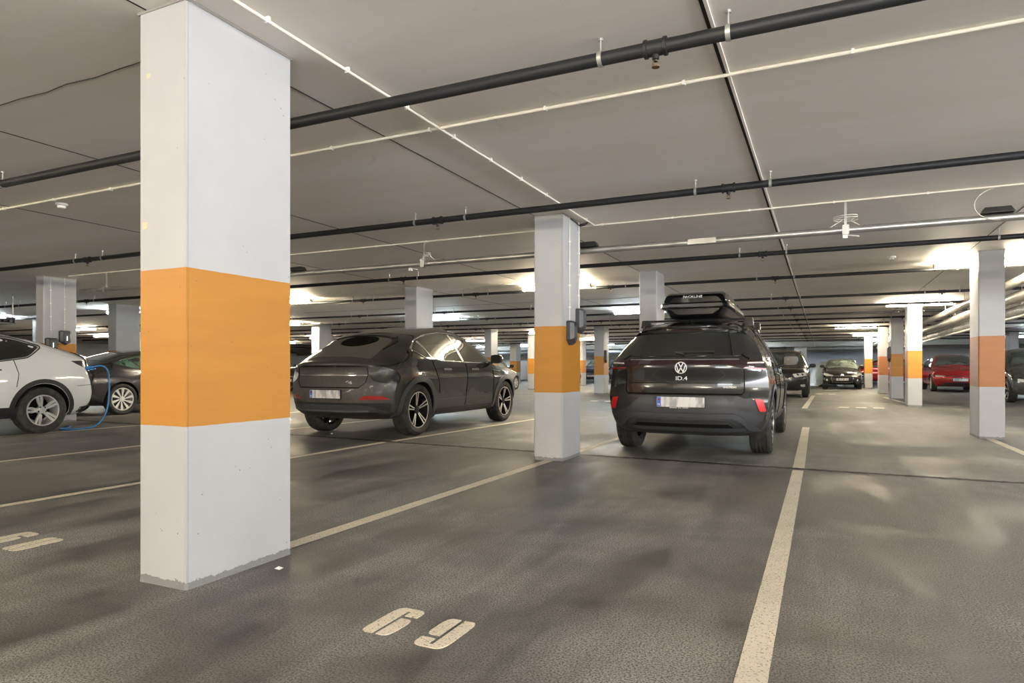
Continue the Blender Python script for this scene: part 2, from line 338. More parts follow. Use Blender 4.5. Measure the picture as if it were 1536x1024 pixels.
# ------------------------------------------------------------------ car builder
class Car:
    def __init__(c, P, res=(64,24,22)):
        c.P=P; c.L=P['L']; c.W=P['W']
        c.rear=spline(P['rear']); c.front=spline(P['front']); c.top=spline(P['top'])
        b0=P['rear'][0]; b1=P['front'][0]; zb=P.get('zb',.2)
        c.bot=spline([b0,(b0[0]+.35,zb),(c.L/2,zb-.01),(b1[0]-.35,zb),b1])
        c.build_mesh(res)
    def pos(c,u,v,w):
        P=c.P; B,Tp,R,F=c.bot(u),c.top(u),c.rear(v),c.front(v)
        b0,b1,t0,t1=c.bot(0),c.bot(1),c.top(0),c.top(1)
        q=(1-v)*B+v*Tp+(1-u)*R+u*F-((1-u)*(1-v)*b0+u*(1-v)*b1+(1-u)*v*t0+u*v*t1)
        y,z=q.x,q.y; aw=abs(w)
        y+= (1-u)**3*P.get('cr',.2)*aw**3.2 - u**3*P.get('cf',.35)*aw**2.6
        z-= P.get('crown',.05)*v**4*aw**2.2
        hw=lerpl(P['plan'],y)*lerpl(P['sec'],z)
        zb=lerpl(P['belt'],y)
        if z>zb-.03:
            d=z-zb; d = d if d>.03 else (d+.03)**2/.12
            hw-= d*P.get('tum',.42)
        e=(aw*v)**9; eb=(aw*(1-v))**9
        x=w*hw*(1-P.get('kx',.05)*e-.06*eb); z-=P.get('kz',.035)*e; z+=.03*eb
        return Vector((x,y-c.L/2,z))
    def build_mesh(c,res):
        nu,nv,nw=res
        def cl(n,k=.35):  # clustered 0..1
            return [ (1-k)*i/n + k*(.5-.5*cos(pi*i/n)) for i in range(n+1)]
        U=cl(nu,.45);V=cl(nv,.6);Wd=[2*t-1 for t in cl(nw,.75)]
        idx={}; vs=[]; fs=[]
        def g(i,j,k):
            key=(i,j,k)
            if key not in idx: idx[key]=len(vs); vs.append(c.pos(U[i],V[j],Wd[k]))
            return idx[key]
        for i in range(nu):
            for j in range(nv):
                fs.append((g(i,j,0),g(i,j+1,0),g(i+1,j+1,0),g(i+1,j,0))); fs.append((g(i,j,nw),g(i+1,j,nw),g(i+1,j+1,nw),g(i,j+1,nw)))
            for k in range(nw):
                fs.append((g(i,nv,k),g(i,nv,k+1),g(i+1,nv,k+1),g(i+1,nv,k))); fs.append((g(i,0,k),g(i+1,0,k),g(i+1,0,k+1),g(i,0,k+1)))
        for j in range(nv):
            for k in range(nw):
                fs.append((g(0,j,k),g(0,j,k+1),g(0,j+1,k+1),g(0,j+1,k))); fs.append((g(nu,j,k),g(nu,j+1,k),g(nu,j+1,k+1),g(nu,j,k+1)))
        c.vs=vs; c.fs=fs; c.bvh=BVHTree.FromPolygons(vs,fs)
    def hit(c, axis, a, b):
        D={'R':(Vector((3,a,b)),Vector((-1,0,0))),'L':(Vector((-3,a,b)),Vector((1,0,0))),'B':(Vector((a,-6,b)),Vector((0,1,0))),'F':(Vector((a,6,b)),Vector((0,-1,0))),'T':(Vector((a,b,4)),Vector((0,0,-1)))}[axis]
        l,n,_,_=c.bvh.ray_cast(D[0],D[1])
        if l is None:
            o=D[0]; t={'R':Vector((c.W/2,a,b)),'L':Vector((-c.W/2,a,b)),'B':Vector((a,-c.L/2,b)),'F':Vector((a,c.L/2,b)),'T':Vector((a,b,1.4))}[axis]
            l,n,_,_=c.bvh.find_nearest(t)
        if n.dot(D[1])>0: n=-n
        return l,n
    def body(c, mat, parent, archR, ys, name='body'):
        me=bpy.data.meshes.new(name); me.from_pydata([tuple(v) for v in c.vs],[],c.fs); me.materials.append(mat); me.materials.append(M['arch'])
        bm=bmesh.new(); bm.from_mesh(me); bmesh.ops.recalc_face_normals(bm,faces=bm.faces); bm.to_mesh(me); bm.free()
        o=bpy.data.objects.new(name,me); SC.collection.objects.link(o)
        mb=MB()
        for y in ys:
            for s in (-1,1):
                x0=s*(c.W/2-.34); x1=s*(c.W/2+.3)
                mb.lathe([(x0,archR),(x1,archR)],48,'x',1,T(0,y,c.P.get('wz',.35)))
                bx=(min(x0,x1),max(x0,x1)); 
                mb.box(bx[0],bx[1],y-archR*.985,y+archR*.985,-.3,c.P.get('wz',.35)*.6,1)
        cme=bpy.data.meshes.new('cut'); cme.from_pydata([tuple(v) for v in mb.v],[],mb.f); cme.materials.append(mat); cme.materials.append(M['arch']); cme.polygons.foreach_set('material_index',mb.mi)
        bm=bmesh.new(); bm.from_mesh(cme); bmesh.ops.recalc_face_normals(bm,faces=bm.faces); bm.to_mesh(cme); bm.free()
        co=bpy.data.objects.new('cut',cme); SC.collection.objects.link(co)
        md=o.modifiers.new('b','BOOLEAN'); md.object=co; md.operation='DIFFERENCE'; md.solver='EXACT'; md.use_self=True
        dg=bpy.context.evaluated_depsgraph_get(); dg.update()
        nm=bpy.data.meshes.new_from_object(o.evaluated_get(dg)); bpy.data.objects.remove(o); bpy.data.objects.remove(co)
        nm.name=name
        if len(nm.polygons)<100: print('BOOLEAN FAILED',name)
        shade(nm,38)
        return link(name,nm,parent)
    def decal(c, name, axis, poly, mat, parent, off=.004, thick=.012, sp=.06, holes=None, bev=True):
        """panel following the body: outline poly seen along an axis"""
        out=[]
        n=len(poly)
        def dens(pl):
            r=[]
            for i in range(len(pl)):
                a=Vector(pl[i]);b=Vector(pl[(i+1)%len(pl)]);k=max(1,int((b-a).length/sp))
                for j in range(k): r.append(a+(b-a)*j/k)
            return r
        ring=dens(poly); pts=list(ring); edges=[(i,(i+1)%len(ring)) for i in range(len(ring))]
        hr=[]
        if holes:
            for h in holes:
                r=dens(h); b0=len(pts); pts+=r; edges+=[(b0+i,b0+(i+1)%len(r)) for i in range(len(r))]; hr.append(r)
        xs=[p.x for p in ring]; ys=[p.y for p in ring]
        def inside(p,pl):
            c_=False; j=len(pl)-1
            for i in range(len(pl)):
                if (pl[i].y>p.y)!=(pl[j].y>p.y) and p.x<(pl[j].x-pl[i].x)*(p.y-pl[i].y)/(pl[j].y-pl[i].y)+pl[i].x: c_=not c_
                j=i
            return c_
        x=min(xs)+sp/2
        while x<max(xs):
            y=min(ys)+sp/2
            while y<max(ys):
                p=Vector((x,y))
                if inside(p,ring) and not any(inside(p,h) for h in hr) and min((p-q).length for q in pts[:len(ring)])>sp*.45: pts.append(p)
                y+=sp
            x+=sp
        r=geometry.delaunay_2d_cdt(pts,edges,[],0,1e-6)
        vv,ff=r[0],r[2]
        fk=[]
        for f in ff:
            cc=sum((vv[i] for i in f),Vector((0,0)))/len(f)
            if inside(cc,ring) and not any(inside(cc,h) for h in hr): fk.append(tuple(f))
        top=[];bo=[]
        for p in vv:
            l,nrm=c.hit(axis,p.x,p.y); top.append(l+nrm*(off+thick*0)); bo.append(l-nrm*.01)
        cnt={}
        for f in fk:
            for i in range(len(f)):
                e=(f[i],f[(i+1)%len(f)]); cnt[e]=1
        N=len(top); fs=list(fk)+[]
        for (a,b) in list(cnt):
            if (b,a) not in cnt: fs.append((b,a,N+a,N+b))
        me=bpy.data.meshes.new(name); me.from_pydata([tuple(v) for v in top+bo],[],fs); me.materials.append(mat)
        bm=bmesh.new(); bm.from_mesh(me); bmesh.ops.delete(bm,geom=[v for v in bm.verts if not v.link_faces],context='VERTS'); bmesh.ops.recalc_face_normals(bm,faces=bm.faces); bm.to_mesh(me); bm.free()
        # make sure the outside points out
        shade(me,45)
        return link(name,me,parent)
    def strip(c, name, axis, line, w, mat, parent, off=.006, closed=False, sp=.05):
        """narrow ribbon along a polyline on the body"""
        P=[Vector(p) for p in line]; d=[]
        seq=list(zip(P,P[1:]+([P[0]] if closed else [])))
        for a,b in seq:
            k=max(1,int((b-a).length/sp))
            for j in range(k): d.append(a+(b-a)*j/k)
        if not closed: d.append(P[-1])
        m=len(d); vs=[]; 
        for i,p in enumerate(d):
            a=d[i-1] if (i or closed) else d[i]; b=d[(i+1)%m] if (i<m-1 or closed) else d[i]
            t=(b-a).normalized(); nn=Vector((-t.y,t.x))*w/2
            for q in (p+nn,p-nn):
                l,nrm=c.hit(axis,q.x,q.y); vs.append(l+nrm*off)
            for q in (p+nn,p-nn):
                l,nrm=c.hit(axis,q.x,q.y); vs.append(l-nrm*.006)
        fs=[]
        for i in range(m if closed else m-1):
            j=(i+1)%m; a=i*4;b=j*4
            fs+= [(a,a+1,b+1,b),(a,b,b+2,a+2),(a+1,a+3,b+3,b+1)]
        mb=MB(); mb.add(vs,fs); return mb.build(name,mat,parent,60)

def tyre_mesh(R,w,ri,grooves=True):
    h=w/2; p=[]
    p=[(-h*.8,ri),(-h*.96,ri+.02),(-h,ri+(R-ri)*.5),(-h*.95,R-.03),(-h*.84,R-.008)]
    if grooves:
        for g in (-.52,-.18,.18,.52):
            p+=[(h*g-.008,R),(h*g-.007,R-.009),(h*g+.007,R-.009),(h*g+.008,R)]
    p+=[(h*.84,R-.008),(h*.95,R-.03),(h,ri+(R-ri)*.5),(h*.96,ri+.02),(h*.8,ri),(h*.6,ri-.012),(-h*.6,ri-.012)]
    mb=MB(); mb.lathe(p,56,'x',0,None,True)
    # side wall lettering ridge ring
    mb.lathe([(h*.985,ri+.045),(h*1.01,ri+.05),(h*1.01,ri+.06),(h*.985,ri+.065)],56,'x',0,None,True)
    me=bpy.data.meshes.new('tyre'); me.from_pydata([tuple(v) for v in mb.v],[],mb.f); me.materials.append(M['tyre'])
    bm=bmesh.new(); bm.from_mesh(me); bmesh.ops.recalc_face_normals(bm,faces=bm.faces); bm.to_mesh(me); bm.free(); shade(me,40); return me
def rim_mesh(ri,w,style):
    mb=MB(); h=w/2
    # barrel, lip, hub, brake disc
    mb.lathe([(-h*.8,ri),(h*.78,ri),(h*.86,ri-.004),(h*.86,ri-.02),(h*.7,ri-.026),(-h*.75,ri-.03)],48,'x',1 if style=='double' else 0,None,True)
    mb.lathe([(h*.80,ri-.005),(h*.90,ri-.004),(h*.90,ri-.016),(h*.80,ri-.018)],48,'x',0,None,True)
    mb.lathe([(-h*.3,ri*.66),(-h*.18,ri*.66),(-h*.18,.05),(-h*.3,.05)],40,'x',2)
    mb.box(-h*.4,-h*.05,-.06,.06,ri*.42,ri*.74,2)
    mb.lathe([(h*.1,.06),(h*.66,.058),(h*.72,.045),(h*.72,.001)],24,'x',1 if style=='double' else 0)
    def spoke(a0,r0,w0,a1,r1,w1,x0,x1,th,mi):
        pts=[]
        for (a,r,ww) in ((a0,r0,w0),(a1,r1,w1)):
            rad=Vector((0,cos(a),sin(a))); tan=Vector((0,-sin(a),cos(a)))
            pts.append((rad*r+tan*ww/2,rad*r-tan*ww/2))
        X0=Vector((x0,0,0));X1=Vector((x1,0,0));th=Vector((th,0,0))
        v=[pts[0][0]+X0,pts[0][1]+X0,pts[1][1]+X1,pts[1][0]+X1]; v2=[p-th for p in v]
        mb.add(v+v2,[(0,1,2,3),(7,6,5,4),(0,4,5,1),(1,5,6,2),(2,6,7,3),(3,7,4,0)],mi)
    xi=h*.62; xo=h*.84; R1=ri-.012
    if style=='double':
        for k in range(5):
            a=2*pi*k/5+pi/2
            for s in (-1,1):
                spoke(a+s*.16,.05,.024,a+s*.115,R1,.030,xi,xo,.03,1)
                spoke(a+s*.15,.065,.014,a+s*.115,R1,.021,xi+.004,xo+.004,.006,0)
        for k in range(5): mb.lathe([(xi,.011),(xi+.012,.010)],8,'x',1,T(0,.035*cos(k*2*pi/5),.035*sin(k*2*pi/5)))
    elif style=='split':
        for k in range(5):
            a=2*pi*k/5+pi/2
            for s in (-1,1):
                spoke(a+s*.12,.05,.020,a+s*.10,R1,.017,xi,xo,.03,0)
                spoke(a+s*.26,.055,.016,a+s*.24,R1*.72,.012,xi,xo-.006,.025,0)
                spoke(a+s*.24,R1*.70,.013,a+s*.15,R1,.016,xo-.006,xo,.025,0)
        for k in range(5): mb.lathe([(xi+.005,.012),(xi+.012,.010)],10,'x',2,T(0,.055*cos(k*2*pi/5+.6),.055*sin(k*2*pi/5+.6)))
    elif style=='turbine':
        for k in range(10):
            a=2*pi*k/10
            spoke(a,.045,.018,a+.16,R1,.062,xi,xo,.012,0)
            spoke(a-.1,.05,.02,a+.02,R1,.03,xi-.012,xo-.016,.01,1)
    else:
        for k in range(7):
            a=2*pi*k/7; spoke(a,.04,.04,a,R1,.035,xi,xo,.03,0)
    me=bpy.data.meshes.new('rim'); me.from_pydata([tuple(v) for v in mb.v],[],mb.f)
    ms={'double':('rimbright','rimdark','arch'),'split':('rim','rim','arch'),'turbine':('plastic_w','rimdark','grey_pipe'),'plain':('rim','rimdark','grey_pipe')}[style]
    for x in ms: me.materials.append(M[x])
    me.polygons.foreach_set('material_index',mb.mi)
    bm=bmesh.new(); bm.from_mesh(me); bmesh.ops.recalc_face_normals(bm,faces=bm.faces); bm.to_mesh(me); bm.free(); shade(me,30); return me
def wheels(car, root, R, w, ri, ys, style, inset=.02, steer=0, rot=.2):
    tm=tyre_mesh(R,w,ri); rm=rim_mesh(ri,w,style)
    for i,y in enumerate(ys):
        hwid=car.hit('R',y-.0,.62)[0].x
        for s in (1,-1):
            t=link('wheel',tm,root); t.location=(s*(hwid-inset-w/2),y,R); t.rotation_euler=(rot+i,0,(pi if s<0 else 0)+(steer if i else 0))
            r=link('rim',rm,t)
def mirror(root, x, y, z, s, mat, size=(.11,.09,.075), flip=1):
    mb=MB(); vs=[];n=14;m=9
    for i in range(m+1):
        ph=pi*i/m
        for k in range(n):
            th=2*pi*k/n
            q=Vector((cos(ph),sin(ph)*cos(th),sin(ph)*sin(th)))
            q=Vector([math.copysign(abs(t)**.7,t) for t in q])
            q.y = q.y if q.y*flip>0 else q.y*.35
            vs.append((q.x*size[0],q.y*size[1],q.z*size[2]))
    fs=[(i*n+k,i*n+(k+1)%n,(i+1)*n+(k+1)%n,(i+1)*n+k) for i in range(m) for k in range(n)]
    mb.add(vs,fs,0,T(x+s*(.12+size[0]*.4),y,z+.03))
    mb.tube([(x-s*.05,y+.01*flip,z-.05),(x+s*.05,y,z-.035),(x+s*.13,y,z-.01)],[.035,.028,.022],8,1)
    gl=MB(); q=rnd(rect(-size[0]*.8,size[0]*.8,-size[1]*.62,size[1]*.62),.03)
    o=mb.build('wing_mirror',[mat,M['plastic_k']],root,60)
    gl.prism(q,0,.003,T(x+s*(.12+size[0]*.4),y-flip*(size[1]*.35+.001),z+.03,pi/2 if flip>0 else -pi/2)); gl.build('mirror_glass',M['mirror'],o)
    return o
def plate(car, root, axis, zc, w=.52, h=.11, tilt=0, blue=True, frame=True):
    l,n=car.hit(axis,0,zc); y=l.y; s=-1 if axis=='B' else 1
    # local frame: X to the reader's right, Y up, Z out
    mt=Matrix.Translation((0,y+s*.016,zc))@(Matrix.Rotation(pi,4,'Z') if s>0 else Matrix.Identity(4))@Matrix.Rotation(pi/2-tilt,4,'X')
    mb=MB(); mb.prism(rnd(rect(-w/2-.012,w/2+.012,-h/2-.016,h/2+.012),.012),-.014,.001,mt); fr=mb.build('plate_frame',M['plastic_k'],root)
    mb=MB(); mb.prism(rnd(rect(-w/2,w/2,-h/2,h/2),.008),.0012,.003,mt); pl=mb.build('license_plate',M['plate'],root)
    if blue:
        mb=MB(); mb.prism(rect(-w/2+.003,-w/2+.045,-h/2+.003,h/2-.003),.003,.0036,mt); bl=mb.build('blue_field',M['plate_blue'],pl)
        text_mesh('country_letter','N',.035,M['white'],pl,mt@T(-w/2+.024,-h/2+.025,.0042),.0004)
        mb=MB()
        for q,c_ in ((rect(-.013,.013,-.008,.008),M['red_lens']),): mb.prism(q,.0036,.0040,mt@T(-w/2+.024,h/2-.03,0))
        mb.build('flag_mark',M['red_lens'],pl)
    return mt

# ------------------------------------------------------------------ the hall
XL,XR,YB,YF = -62.,14.,-6.5,52.
def slab(name, x0,x1,y0,y1,z0,z1, mat): mb=MB(); mb.box(x0,x1,y0,y1,z0,z1); return struct(mb.build(name,mat,None,0))
slab('floor',XL,XR,YB,YF,-.2,0,M['asphalt'])
slab('ceiling',XL,XR,YB,YF,CEIL,CEIL+.25,M['ceiling'])
slab('wall_left',XL-.2,XL,YB,YF,0,CEIL,M['wall']); slab('wall_right',XR,XR+.2,9,YF,0,CEIL,M['wall'])  # wall_right starts late to leave an unseen opening added for daylight
slab('wall_near',7.0,XR,YB-.2,YB,0,CEIL,M['wall'])  # unseen wall added to narrow the daylight opening
slab('wall_front',XL,1.6,YB-.2,YB,0,CEIL,M['wall']); slab('wall_back',XL,XR,YF,YF+.2,0,CEIL,M['wall'])  # wall_front is unseen, its end set to limit the added daylight
# light partition walls far to the left
slab('wall_side',-46,-45.8,6,YF,0,CEIL,M['wall'])
# blue shutter in the back wall
mb=MB(); mb.box(-4.2,3.6,YF-.35,YF-.02,0,2.13)
for i in range(5): mb.box(-4.2+i*1.56-.02,-4.2+i*1.56+.02,YF-.37,YF-.34,0,2.13)
struct(mb.build('door_1',M['wall_blue'],None,0))
# slab joints in the ceiling, along and across
n=1
for x,w in ((-8.05,.006),(-5.55,.006),(-3.02,.006),(-.525,.024),(2.0,.006),(4.5,.008)):
    mb=MB(); mb.box(x*K-w/2,x*K+w/2,.3,YF,CEIL-.004,CEIL+.01)
    if w>.02: mb.box(x*K+.008,x*K+.024,.3,YF,CEIL-.012,CEIL+.01,1)
    struct(mb.build('trim_%d'%n,[M['joint'],M['ceiling']],None,0)); n+=1
for (x0,x1,y) in ((-9.5,-3.1,2.53),(-15,-3.1,16.2)):
    mb=MB(); pts=[]; x=x0
    while x<x1: pts.append((x*K,(y+random.uniform(-.012,.012))*K,CEIL-.001)); x+=.25
    mb.tube(pts,.0035,4); struct(mb.build('trim_%d'%n,M['joint'],None,0)); n+=1
# rough cut joint across the asphalt
def rough_strip(name, pts, w, mat, z=.003):
    mb=MB(); P=spline([Vector(p) for p in pts]); m=int((Vector(pts[-1])-Vector(pts[0])).length/.04); top=[];
    for i in range(m+1):
        p=P(i/m); top+= [(p.x,p.y-w/2*(.6+.8*random.random()),z),(p.x,p.y+w/2*(.6+.8*random.random()),z)]
    mb.add(top,[(2*i,2*i+2,2*i+3,2*i+1) for i in range(m)]); return struct(mb.build(name,mat,None,0))
rough_strip('trim_%d'%n,[(-14*K,8.35*K),(-7.6*K,7.97*K),(-4.74*K,7.74*K),(-.88*K,7.56*K),(1.68*K,7.47*K),(6*K,7.3*K)],.10,M['joint']); n+=1
rough_strip('trim_%d'%n,[(-14,23.0),(-4,22.4),(4,22.0),(14,21.8)],.10,M['joint'],.003); n+=1  # dark strip across the far lane
# down-stand beams and a service bulkhead near the back wall
for y,z in ((45.5,.30),(48.5,.45)):
    mb=MB(); mb.box(XL,XR,y,y+.35,CEIL-z,CEIL); struct(mb.build('trim_%d'%n,M['mortar'],None,0)); n+=1

# ------------------------------------------------------------------ pillars
def pillar(x0,x1,y0,y1,label,right=False,bead=False):
    t=thing('pillar',label,'pillar',((x0+x1)/2*K,(y0+y1)/2*K,0),0); t['kind']='thing'
    a=(x1-x0)/2*K; b=(y1-y0)/2*K; mb=MB()
    # faces subdivided so the foot can be slightly uneven; chamfered arrises
    ch=.012
    ring=[(-a+ch,-b),(a-ch,-b),(a,-b+ch),(a,b-ch),(a-ch,b),(-a+ch,b),(-a,b-ch),(-a,-b+ch)]
    zs=[-.02,.03,.735,1.455,CEIL+.01]; vs=[]
    for i,z in enumerate(zs):
        for (x,y) in ring:
            k=1.012 if i==0 else 1; vs.append((x*k,y*k,z))
    fs=[(i*8+k,i*8+(k+1)%8,(i+1)*8+(k+1)%8,(i+1)*8+k) for i in range(len(zs)-1) for k in range(8)]
    fs+=[tuple(range(8))[::-1],tuple(32+k for k in range(8))]
    mb.add(vs,fs); mb.build('shaft',M['pillar_shaded'] if right else M['pillar'],t,20)
    mb=MB(); mb.box(-a-.004,a+.004,-b-.004,b+.004,CEIL-.014,CEIL+.003)
    mb.build('mortar_collar',M['mortar'],t,0)
    if bead:
        mb=MB(); mb.box(a-.006,a+.0035,-b-.0035,-b+.006,.03,CEIL-.02); mb.build('corner_bead',M['pillar'],t,0,.0012)
    return t
pillar(-3.08,-2.74,2.17,2.86,'large white pillar with orange band nearest the camera',bead=True)
NEAR=bpy.data.objects['pillar']
for (lx,z,w) in ((-.115,1.665,.016),(-.09,2.36,.010)):
    mb=MB(); mb.prism(rnd(rect(lx-w,lx+w,z-w,z+w),.004),0,.003,Matrix.Translation((0,-(2.86-2.17)/2*K,0))@Matrix.Rotation(pi/2,4,'X')); mb2=mb; mb.v=[Vector((v.x,v.y,v.z)) for v in mb.v]; mb.build('filler_patch',M['filler'],NEAR,0)
pillar(-3.03,-2.67,7.02,7.62,'white and orange pillar between the two dark cars, chargers on its side',bead=True)
pillar(-3.02,-2.70,11.85,12.5,'pillar standing behind the roof box of the grey estate car')
pillar(-8.22,-7.91,11.95,12.62,'pillar rising behind the roof of the dusty dark coupe SUV')
pillar(2.13,2.46,11.95,12.6,'grey shaded pillar with shade painted into its orange band at the right edge',True)
pillar(2.15,2.50,21.2,21.9,'second pillar of the right row, brightly lit under a tube lamp')
pillar(2.13,2.50,25.8,26.5,'third pillar of the right row, with a charger on its left')
pillar(2.12,2.46,30.9,31.6,'fourth pillar of the right row, shade painted into its band',True)
pillar(2.02,2.40,39.2,39.8,'farthest bright pillar of the right row, beside the small black hatchback')
pillar(-1.75,-.95,49.5,50.1,'plain far pillar at the back wall, behind the black SUV')
pillar(-8.52,-8.10,26.0,26.7,'small distant pillar with two chargers left of the grey estate car')
pillar(-13.38,-13.03,30.2,30.9,'distant pillar just left of the middle pillar, one side brightly lit')
pillar(-13.50,-13.16,25.75,26.4,'distant pillar above the wing mirror of the coupe SUV')
pillar(-18.15,-17.75,20.0,20.7,'distant pillar above the tailgate of the coupe SUV')
pillar(-13.72,-13.47,7.55,8.17,'pillar with two wall chargers between the white and dark cars')
pillar(-17.9,-17.55,11.7,12.4,'pale pillar behind the dark saloon beside the near pillar')
pillar(-24.0,-23.7,13.1,13.7,'distant pillar left of the one with two chargers')
pillar(-29.2,-28.8,20.5,21.2,'beige distant pillar behind the dark saloon roof')
pillar(-13.5,-13.05,37.6,38.3,'bright distant pillar partly hidden by the middle pillar')
pillar(-19.5,-19.0,41.0,41.7,'distant pillar above the silver hatchback')
pillar(8.0,8.4,38.2,38.8,'distant pillar behind the right edge pillar')
pillar(-22.6,-22.2,25.3,26.0,'distant pillar at the left edge of the coupe SUV')
pillar(-10.5,-10.1,43.5,44.1,'distant pillar left of the rear window of the grey estate car')

# ------------------------------------------------------------------ sprinkler pipes
ZP=2.72*K
def sprinkler(y, x0, x1, label, r=.031, mat='black_pipe', dy=0.0, z=ZP):
    t=thing('sprinkler_pipe',label,'pipe',((x0+x1)/2*K,y*K,z)); ox=t.location.x
    mb=MB(); mb.tube([(x0*K-ox,0,0),(x1*K-ox,dy,0)],r,14); mb.build('pipe',M[mat],t,60)
    k=-9
    while k<6:
        hx=-.78+3.13*k; k+=1
        if not (x0+.4<hx<x1-.4): continue
        X=hx*K-ox; yy=dy*(X-(x0*K-ox))/((x1-x0)*K)
        mb=MB(); mb.lathe([(-.055,r+.003),(-.055,r+.011),(-.04,r+.011),(-.038,r+.005),(.038,r+.005),(.04,r+.011),(.055,r+.011),(.055,r+.003)],16,'x',0,T(X,yy,0))
        mb.lathe([(-.0,.017),(-r-.022,.017),(-r-.024,.010),(-r-.034,.010)],10,'z',0,T(X,yy,0))
        c=mb.build('coupling',M['black_pipe'],t,40)
        mb=MB()
        for s in (-1,1): mb.tube([(X+s*.009,yy,-r-.032),(X+s*.014,yy,-r-.045),(X+s*.003,yy,-r-.060)],.0028,6)
        mb.lathe([(-r-.034,.009),(-r-.030,.011)],10,'z',0,T(X,yy,0)); mb.lathe([(-r-.062,.019),(-r-.060,.020)],14,'z',0,T(X,yy,0))
        mb.build('sprinkler_head',M['brass'],t,40)
        for dx in ((-.28,.34) if y<9 else (-.3,.3)):
            mb=MB(); top=CEIL-z
            mb.lathe([(-.011,r+.001),(-.011,r+.005),(.011,r+.005),(.011,r+.001)],16,'x',0,T(X+dx,yy,0),True)
            mb.tube([(X+dx,yy,r+.004),(X+dx,yy,top)],.005,6); mb.tube([(X+dx,yy,top-.012),(X+dx,yy,top)],.013,8)
            mb.build('hanger',M['hanger'],t,40)
    return t
sprinkler(3.40,-16,7,'nearest black ceiling pipe passing behind the big pillar',.034)
sprinkler(6.33,-22,9,'second black ceiling pipe, just in front of the middle pillar')
sprinkler(10.2,-24,12,'black ceiling pipe just behind the galvanised cable rail')
PY=[13.02,16.85,19.6,22.3,24.6,27.3,29.8,33.4,36.6,40,43.4]
WH=['first','second','third','fourth','fifth','sixth','seventh','eighth','ninth','tenth','eleventh']
for y,wd in zip(PY,WH): sprinkler(y,-40,12 if y>20 else 14,'%s black ceiling pipe beyond the one behind the cable rail'%wd,.028)

# ------------------------------------------------------------------ conduits, rail, detectors
def conduit(p0,p1,r,label,clips,mat='conduit',name='cable_conduit'):
    t=thing(name,label,'conduit',p0); d=Vector(p1)-Vector(p0); mb=MB(); mb.tube([(0,0,0),d],r,8); mb.build('tube',M[mat],t,60)
    m=Matrix.Rotation(math.atan2(d.y,d.x),4,'Z')
    for i in range(clips):
        q=d*(i+.5)/clips; mb=MB(); mm=Matrix.Translation(q)@m
        mb.box(-.008,.008,-r-.003,r+.003,-r-.003,CEIL-p0[2]-.001,0,mm); mb.build('clip',M['plastic_w'],t,0)
    return t
zc=CEIL-.014
conduit((-16*K,4.22*K,zc),(8*K,4.05*K,zc),.011,'white ceiling conduit crossing the frame between the two nearest black pipes',26)
conduit((-13*K,7.74*K,zc),(9*K,7.74*K,zc),.010,'thin white ceiling conduit just before the galvanised rail',26)
conduit((-2.53*K,.3,zc-.006),(-2.52*K,7.7*K,zc-.006),.009,'white cable running from the near pillar to the middle pillar along the ceiling',12)
conduit((-12*K,14.2*K,zc),(-4.6*K,11.9*K,zc),.006,'thin cable slanting across the ceiling above the coupe SUV',8,'conduit')
# galvanised rail with cables and junction boxes
t=thing('cable_rail','galvanised cable rail with looping cables behind the middle pillar','rail',(-2*K,7.85*K,2.53*K*1.0)); ZR=t.location.z
mb=MB(); mb.tube([(-10.2,0,0),(12,0,0)],.036,14); mb.tube([(-10.2,.045,.028),(12,.045,.028)],.017,8); mb.build('rail_tube',M['galv'],t,60)
mb=MB(); mb.tube([(-10.2,.04,-.02),(12,.04,-.02)],.010,6); mb.build('cable',M['plastic_k'],t,60)
for x in (-9.5,-6.2,-5.35,-2.9,-.95,2.1,4.4):
    mb=MB(); mb.box(x-.012,x+.012,-.012,.012,.03,CEIL-ZR); mb.box(x-.03,x+.03,-.045,.05,-.05,-.043); mb.box(x-.03,x+.03,-.05,-.042,-.05,.045); mb.build('rail_bracket',M['hanger'],t,0)
for x in (-5.1,-.62,3.35):
    mb=MB(); mb.add([(x-.13,-.06,.045),(x+.13,-.06,.045),(x+.13,.07,.045),(x-.13,.07,.045),(x-.10,-.04,.10),(x+.10,-.04,.10),(x+.10,.05,.10),(x-.10,.05,.10)],[(0,3,2,1),(4,5,6,7),(0,1,5,4),(1,2,6,5),(2,3,7,6),(3,0,4,7)])
    mb.build('junction_box',M['plastic_k'],t,0,.004)
for x,s in ((2.1,.11),(-2.85,.05)):
    mb=MB(); P=[]
    for k in range(40): 
        a=k/39*4*pi; P.append((x+s*cos(a),s*.8*sin(a),.10+k*.001))
    P+= [(x+.05,0,.09),(x+.14,0,.03)]
    mb.tube(P,.004,6); mb.tube([(x,0,.12),(x-.15,0,.03)],.004,6); mb.build('cable_coil',M['conduit'],t,60)
for x in (2.1,-3.1,-6.0):
    mb=MB(); mb.box(x-.025,x+.02,-.03,.0,-.085,-.045); mb.tube([(x,0,-.05),(x+.12,-.03,-.075)],.006,6); mb.build('cable_plug',M['plastic_w'],t,0)
mb=MB(); mb.box(.55,.85,-.043,-.030,-.028,.030); mb.build('joint_sleeve',M['galv'],t,0)
# cable loop near the right edge
mb=MB(); P=[(1.62*K+.2*cos(a)-.05,7.74*K+.05,CEIL-.16+.15*sin(a)) for a in [pi/2+i*pi/14 for i in range(15)]]
mb.tube(P,.004,6); tag(mb.build('cable_loop',M['conduit'],None,60),'white cable loop hanging from the conduit at the right edge','cable')
